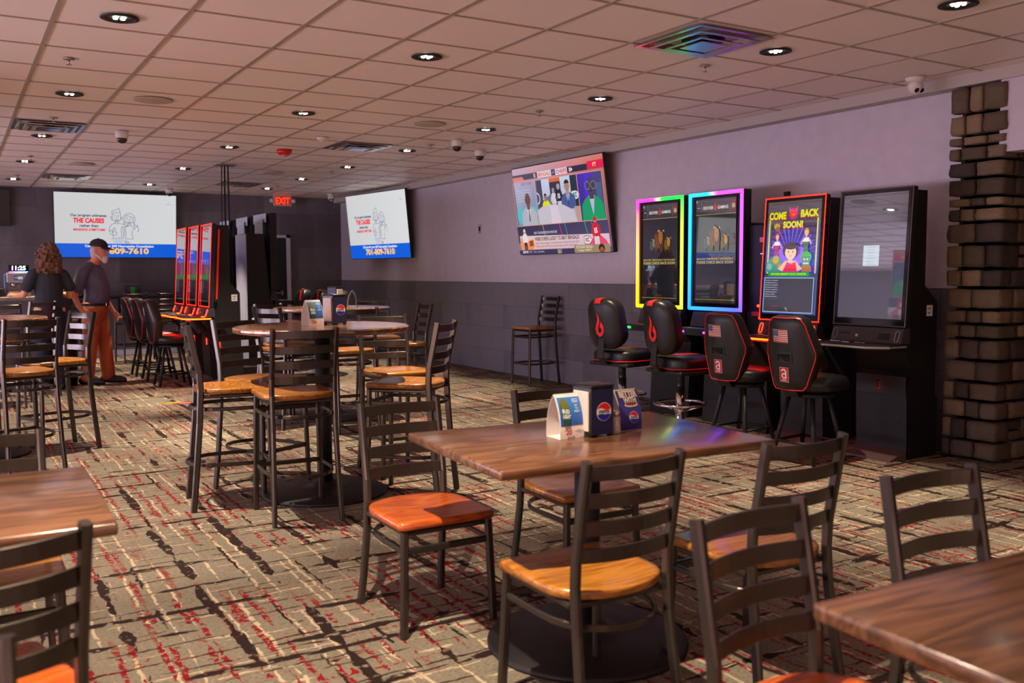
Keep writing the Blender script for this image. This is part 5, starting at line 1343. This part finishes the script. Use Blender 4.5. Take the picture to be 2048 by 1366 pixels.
# ------------------------------------------------------------------ people
def blob(name, shapes, vox, mat, parent, smooth=6, fac=.6):
    """one continuous surface fused from overlapping balls and tapered limbs"""
    mb = MB()
    for sh in shapes:
        if sh[0] == 'b':   # ('b', centre, radii, [rotation])
            rot = Euler(sh[3]).to_matrix().to_4x4() if len(sh) > 3 else Matrix()
            mb.ball((0, 0, 0), sh[2], 18, 12, mx=Matrix.Translation(sh[1]) @ rot)
        else:              # ('l', points, radii, [flatten xy])
            P = [Vector(p) for p in sh[1]]; Rr = sh[2]; fl = sh[3] if len(sh) > 3 else (1, 1)
            for i in range(len(P)-1):
                n = max(2, int((P[i+1]-P[i]).length/(min(Rr[i], Rr[i+1])*.45)))
                for k in range(n+1):
                    u = k/n; r = Rr[i]+(Rr[i+1]-Rr[i])*u; c = P[i].lerp(P[i+1], u)
                    mb.ball(tuple(c), (r*fl[0], r*fl[1], r), 14, 9)
    o = mb.build(name, mat)
    m = o.modifiers.new('r', 'REMESH'); m.mode = 'VOXEL'; m.voxel_size = vox; m.use_smooth_shade = True
    m = o.modifiers.new('s', 'SMOOTH'); m.iterations = smooth; m.factor = fac
    bpy.context.view_layer.update()
    me = bpy.data.meshes.new_from_object(o.evaluated_get(bpy.context.evaluated_depsgraph_get()))
    me.name = name; bpy.data.objects.remove(o)
    for q in me.polygons: q.use_smooth = True
    n = bpy.data.objects.new(name, me); COL.objects.link(n)
    if parent: n.parent = parent
    return n
def hand_shapes(w, d, side, curl=.4, s=1.0):
    """w wrist, d direction of fingers, side = direction of the thumb; palm + 4 fingers + thumb"""
    w = Vector(w); d = Vector(d).normalized(); sd = Vector(side); sd = (sd-d*sd.dot(d)).normalized(); nn = d.cross(sd)
    out = [('l', [w, w+d*.03*s, w+d*.075*s], [.024*s, .028*s, .026*s])]
    for k in (-1, 0, 1): out.append(('l', [w+d*.02*s+sd*k*.018*s, w+d*.085*s+sd*k*.024*s], [.016*s, .014*s]))
    for k, L in zip((1.5, .5, -.5, -1.5), (.07, .08, .074, .058)):
        a = w+d*.085*s+sd*k*.0185*s; b = a+d*L*.5*s+nn*curl*.015*s; c = b+(d*(1-curl)+nn*curl).normalized()*L*.5*s
        out.append(('l', [a, b, c], [.0092*s, .0085*s, .0075*s]))
    a = w+d*.025*s+sd*.026*s; out.append(('l', [a, a+(d*.6+sd*.7)*.04*s, a+(d*1.2+sd*.6)*.055*s], [.012*s, .0105*s, .009*s]))
    return out

# man: local +x is where he faces
def man():
    t = thing('person', 'standing man in dark cap, grey t-shirt and orange-brown trousers, looking right', 'person', (1.50, 12.50, 0), R(-34))
    skin = simple('man_skin', '#d88c74', .5, noise=.08, nscale=25)
    hx = .10  # head forward
    S_ = [('b', (hx, 0, 1.655), (.100, .076, .118)), ('b', (hx+.03, 0, 1.60), (.066, .058, .07)), ('b', (hx+.045, 0, 1.565), (.04, .034, .03)),
          ('l', [(hx+.088, 0, 1.665), (hx+.112, 0, 1.632)], [.011, .016]), ('b', (hx+.092, 0, 1.59), (.016, .024, .008)),
          ('b', (hx+.075, .03, 1.672), (.02, .018, .01)), ('b', (hx+.075, -.03, 1.672), (.02, .018, .01)),
          ('b', (hx-.01, .079, 1.645), (.022, .009, .034)), ('b', (hx-.01, -.079, 1.645), (.022, .009, .034)),
          ('l', [(hx-.02, 0, 1.58), (.02, 0, 1.47), (.0, 0, 1.42)], [.058, .062, .08])]
    # torso core so that the body is one surface
    S_ += [('l', [(.0, 0, 1.40), (.01, 0, 1.2), (.03, 0, 1.02)], [.13, .13, .125], (.8, 1.05)), ('l', [(-.01, -.17, 1.39), (0, 0, 1.42), (-.01, .17, 1.39)], [.055, .06, .055])]
    # right arm (nearer the camera): hangs down and slightly back, hand by the pocket
    S_ += [('l', [(-.02, -.19, 1.38), (-.07, -.235, 1.24), (-.10, -.25, 1.10), (-.06, -.245, .98), (.0, -.235, .885)], [.05, .046, .04, .036, .027])]
    S_ += hand_shapes((.005, -.232, .88), (.25, .05, -1), (1, .1, .2), .45)
    S_ += [('l', [(-.0, .19, 1.38), (.0, .235, 1.24), (.02, .25, 1.10), (.08, .235, .98), (.14, .22, .90)], [.05, .046, .04, .036, .027])]
    S_ += hand_shapes((.145, .218, .895), (.5, -.1, -1), (1, -.5, .2), .45)
    # legs to the ankles and feet inside the shoes
    S_ += [('l', [(.02, -.09, .95), (.0, -.10, .52), (-.06, -.11, .10)], [.10, .06, .04]), ('l', [(.02, .09, .95), (.07, .12, .52), (.10, .14, .10)], [.10, .06, .04])]
    b = blob('body', S_, .0085, skin, t, 3, .5)
    sh = [('l', [(.03, 0, 1.00), (.055, 0, 1.08), (.06, 0, 1.17), (.03, 0, 1.29), (.0, 0, 1.38)], [.16, .172, .172, .165, .14], (.86, 1.06)),
          ('l', [(-.01, -.185, 1.39), (0, -.06, 1.44), (0, .06, 1.44), (-.01, .185, 1.39)], [.07, .075, .075, .07]),
          ('l', [(-.02, -.19, 1.38), (-.06, -.245, 1.20)], [.075, .074]), ('l', [(-.01, .19, 1.38), (.0, .245, 1.20)], [.075, .074])]
    o = blob('shirt', sh, .011, simple('tee_charcoal', '#57546a', .85, noise=.2, nscale=9), t, 4, .5)
    tr = [('l', [(.03, 0, .97), (.02, 0, .90)], [.165, .16], (.86, 1.08)),
          ('l', [(.02, -.09, .88), (.0, -.10, .52), (-.05, -.11, .10)], [.115, .09, .082]), ('l', [(.02, .09, .88), (.06, .12, .52), (.09, .14, .10)], [.115, .09, .082])]
    blob('trousers', tr, .011, simple('orange_work_trousers', '#b05a34', .85, noise=.16, nscale=8), t, 4, .5)
    MB().sweep([(.025+.150*math.cos(a), .182*math.sin(a), .985) for a in [i*2*PI/28 for i in range(28)]], .034, .008, (0, 0, 1), True).build('belt', M['black'], t)
    MB().box(.172, .182, -.03, .03, .965, 1.005, .004).build('belt_buckle', M['chrome'], t)
    for sx, x, y in ((-1, -.03, -.11), (1, .12, .14)):
        blob('shoe', [('l', [(x-.09, y, .045), (x, y, .05), (x+.12, y+.0, .038), (x+.17, y, .03)], [.045, .048, .045, .035], (1, .95)), ('b', (x+.03, y, .02), (.155, .05, .02))], .008, simple('shoe_black', '#141114', .6), t, 3)
    # cap
    cp = MB(); b_ = bmesh.new(); bmesh.ops.create_uvsphere(b_, u_segments=24, v_segments=14, radius=1)
    for v in b_.verts: v.co = Vector((v.co.x*.112, v.co.y*.09, max(v.co.z, -.12)*.088))
    cp.bm(b_, True, Matrix.Translation((hx-.004, 0, 1.708)) @ Euler((0, R(6), 0)).to_matrix().to_4x4())
    v = []; f = []; n = 12
    for i in range(n+1):
        a = R(-62+124*i/n); v += [(hx+.0+.098*math.cos(a), .080*math.sin(a), 1.695), (hx+.03+.165*math.cos(a)*.98+.0, .082*math.sin(a)*1.02, 1.668-.012*math.cos(a)), (hx+.0+.098*math.cos(a), .080*math.sin(a), 1.689), (hx+.03+.165*math.cos(a)*.98, .082*math.sin(a)*1.02, 1.663-.012*math.cos(a))]
    for i in range(n): a = 4*i; f += [(a, a+4, a+5, a+1), (a+2, a+3, a+7, a+6), (a+1, a+5, a+7, a+3)]
    cp.add(v, f, True); cp.ball((hx-.004, 0, 1.797), .008, 8, 6); cp.build('cap', simple('cap_navy', '#22222e', .8), t)
    hair = simple('grey_hair', '#d8c4bc', .9, noise=.3, nscale=70)
    blob('beard', [('b', (hx+.06, 0, 1.553), (.052, .05, .042)), ('b', (hx+.07, 0, 1.525), (.035, .036, .035)), ('l', [(hx+.0, -.068, 1.60), (hx+.04, -.055, 1.56)], [.014, .02]), ('l', [(hx+.0, .068, 1.60), (hx+.04, .055, 1.56)], [.014, .02]), ('l', [(hx+.098, -.025, 1.60), (hx+.098, .025, 1.60)], [.008, .008])], .006, hair, t, 3)
    blob('hair', [('b', (hx-.035, 0, 1.645), (.075, .079, .075)), ('b', (hx-.06, 0, 1.595), (.045, .055, .05))], .007, hair, t, 3)
    g = MB(); 
    for sy in (-1, 1): g.tube([(hx+.098, sy*.033+.022*math.cos(a), 1.668+.016*math.sin(a)) for a in [i*2*PI/16 for i in range(16)]], .002, 6, True); g.tube([(hx+.095, sy*.055, 1.672), (hx+.0, sy*.08, 1.662)], .002, 6)
    g.tube([(hx+.1, -.012, 1.67), (hx+.1, .012, 1.67)], .002, 6); g.build('glasses', M['chrome'], t)
    MB().box(-.02, .05, .165, .225, .93, 1.03, .015, 3).build('belt_pouch', M['black'], t)
    return t
man()
def woman():
    t = thing('person', 'person with long curly brown hair and black t-shirt, back turned, working at the counter', 'person', (.985, 12.16, 0), R(103))
    skin = simple('bartender_skin', '#e2a078', .5, noise=.06, nscale=25)
    S_ = [('b', (.0, 0, 1.60), (.095, .075, .115)), ('b', (.03, 0, 1.545), (.06, .055, .065)), ('l', [(.085, 0, 1.60), (.10, 0, 1.575)], [.01, .014]), ('l', [(-.01, 0, 1.52), (-.01, 0, 1.40)], [.05, .055]),
          ('b', (-.005, .076, 1.585), (.02, .009, .03)), ('b', (-.005, -.076, 1.585), (.02, .009, .03)), ('b', (.09, 0, 1.545), (.012, .022, .007)),
          ('l', [(.0, 0, 1.34), (.0, 0, 1.15), (.0, 0, 1.0)], [.11, .105, .11], (.8, 1.05)), ('l', [(0, -.16, 1.35), (0, 0, 1.38), (0, .16, 1.35)], [.045, .05, .045]),
          ('l', [(.0, .175, 1.34), (-.0, .235, 1.22), (.02, .27, 1.125), (.12, .30, 1.11), (.22, .32, 1.115)], [.045, .042, .037, .032, .024]),
          ('l', [(.0, -.175, 1.34), (.0, -.225, 1.22), (.02, -.24, 1.10), (.12, -.20, 1.12), (.2, -.17, 1.14)], [.045, .042, .037, .032, .024]),
          ('l', [(.0, -.08, .93), (.0, -.09, .5), (-.02, -.09, .09)], [.095, .055, .038]), ('l', [(.0, .08, .93), (.0, .09, .5), (.02, .09, .09)], [.095, .055, .038])]
    S_ += hand_shapes((.225, .322, 1.117), (1, .15, -.02), (.1, -1, .2), .25, .95)+hand_shapes((.205, -.168, 1.142), (1, .3, -.1), (.1, 1, .3), .4, .95)
    blob('body', S_, .0085, skin, t, 3, .5)
    blob('shirt', [('l', [(.0, 0, .98), (.0, 0, 1.10), (.01, 0, 1.22), (0, 0, 1.33)], [.15, .145, .15, .13], (.82, 1.1)), ('l', [(0, -.17, 1.36), (0, -.05, 1.40), (0, .05, 1.40), (0, .17, 1.36)], [.06, .062, .062, .06]),
                   ('l', [(.0, .175, 1.34), (.0, .238, 1.215)], [.066, .068]), ('l', [(.0, -.175, 1.34), (.0, -.232, 1.215)], [.066, .068])], .011, simple('tee_black', '#2e333a', .85, noise=.2, nscale=9), t, 4, .5)
    blob('trousers', [('l', [(.0, 0, .97), (-.01, 0, .88)], [.145, .155], (.85, 1.05)), ('l', [(.0, -.085, .86), (.0, -.09, .5), (-.02, -.09, .09)], [.11, .075, .06]), ('l', [(.0, .085, .86), (.0, .09, .5), (.02, .09, .09)], [.11, .075, .06])], .011, simple('dark_jeans', '#1c2034', .85, noise=.2, nscale=10), t, 4, .5)
    for y, x in ((-.09, 0), (.09, .04)):
        blob('shoe', [('l', [(x-.07, y, .04), (x+.1, y, .035), (x+.14, y, .03)], [.04, .04, .032])], .008, simple('shoe_black', '#141114', .6), t, 3)
    # curly hair: mass with many curls
    rnd = random.Random(5); H = [('b', (-.02, 0, 1.605), (.11, .098, .125)), ('b', (-.05, 0, 1.50), (.085, .125, .13)), ('b', (-.05, 0, 1.42), (.07, .13, .07))]
    for k in range(170):
        a = rnd.uniform(-2.6, 2.6); z = rnd.uniform(1.37, 1.72); rr = .105 if z > 1.6 else .13
        if z > 1.6: rr *= math.sqrt(max(.05, 1-((z-1.6)/.13)**2))
        H.append(('b', (-.035-rr*math.cos(a)*.85, rr*math.sin(a), z), (rnd.uniform(.012, .024),)*3))
    blob('hair', H, .0075, simple('curly_brown_hair', '#6a4632', .7, noise=.45, nscale=55), t, 1, .3)
    return t
woman()
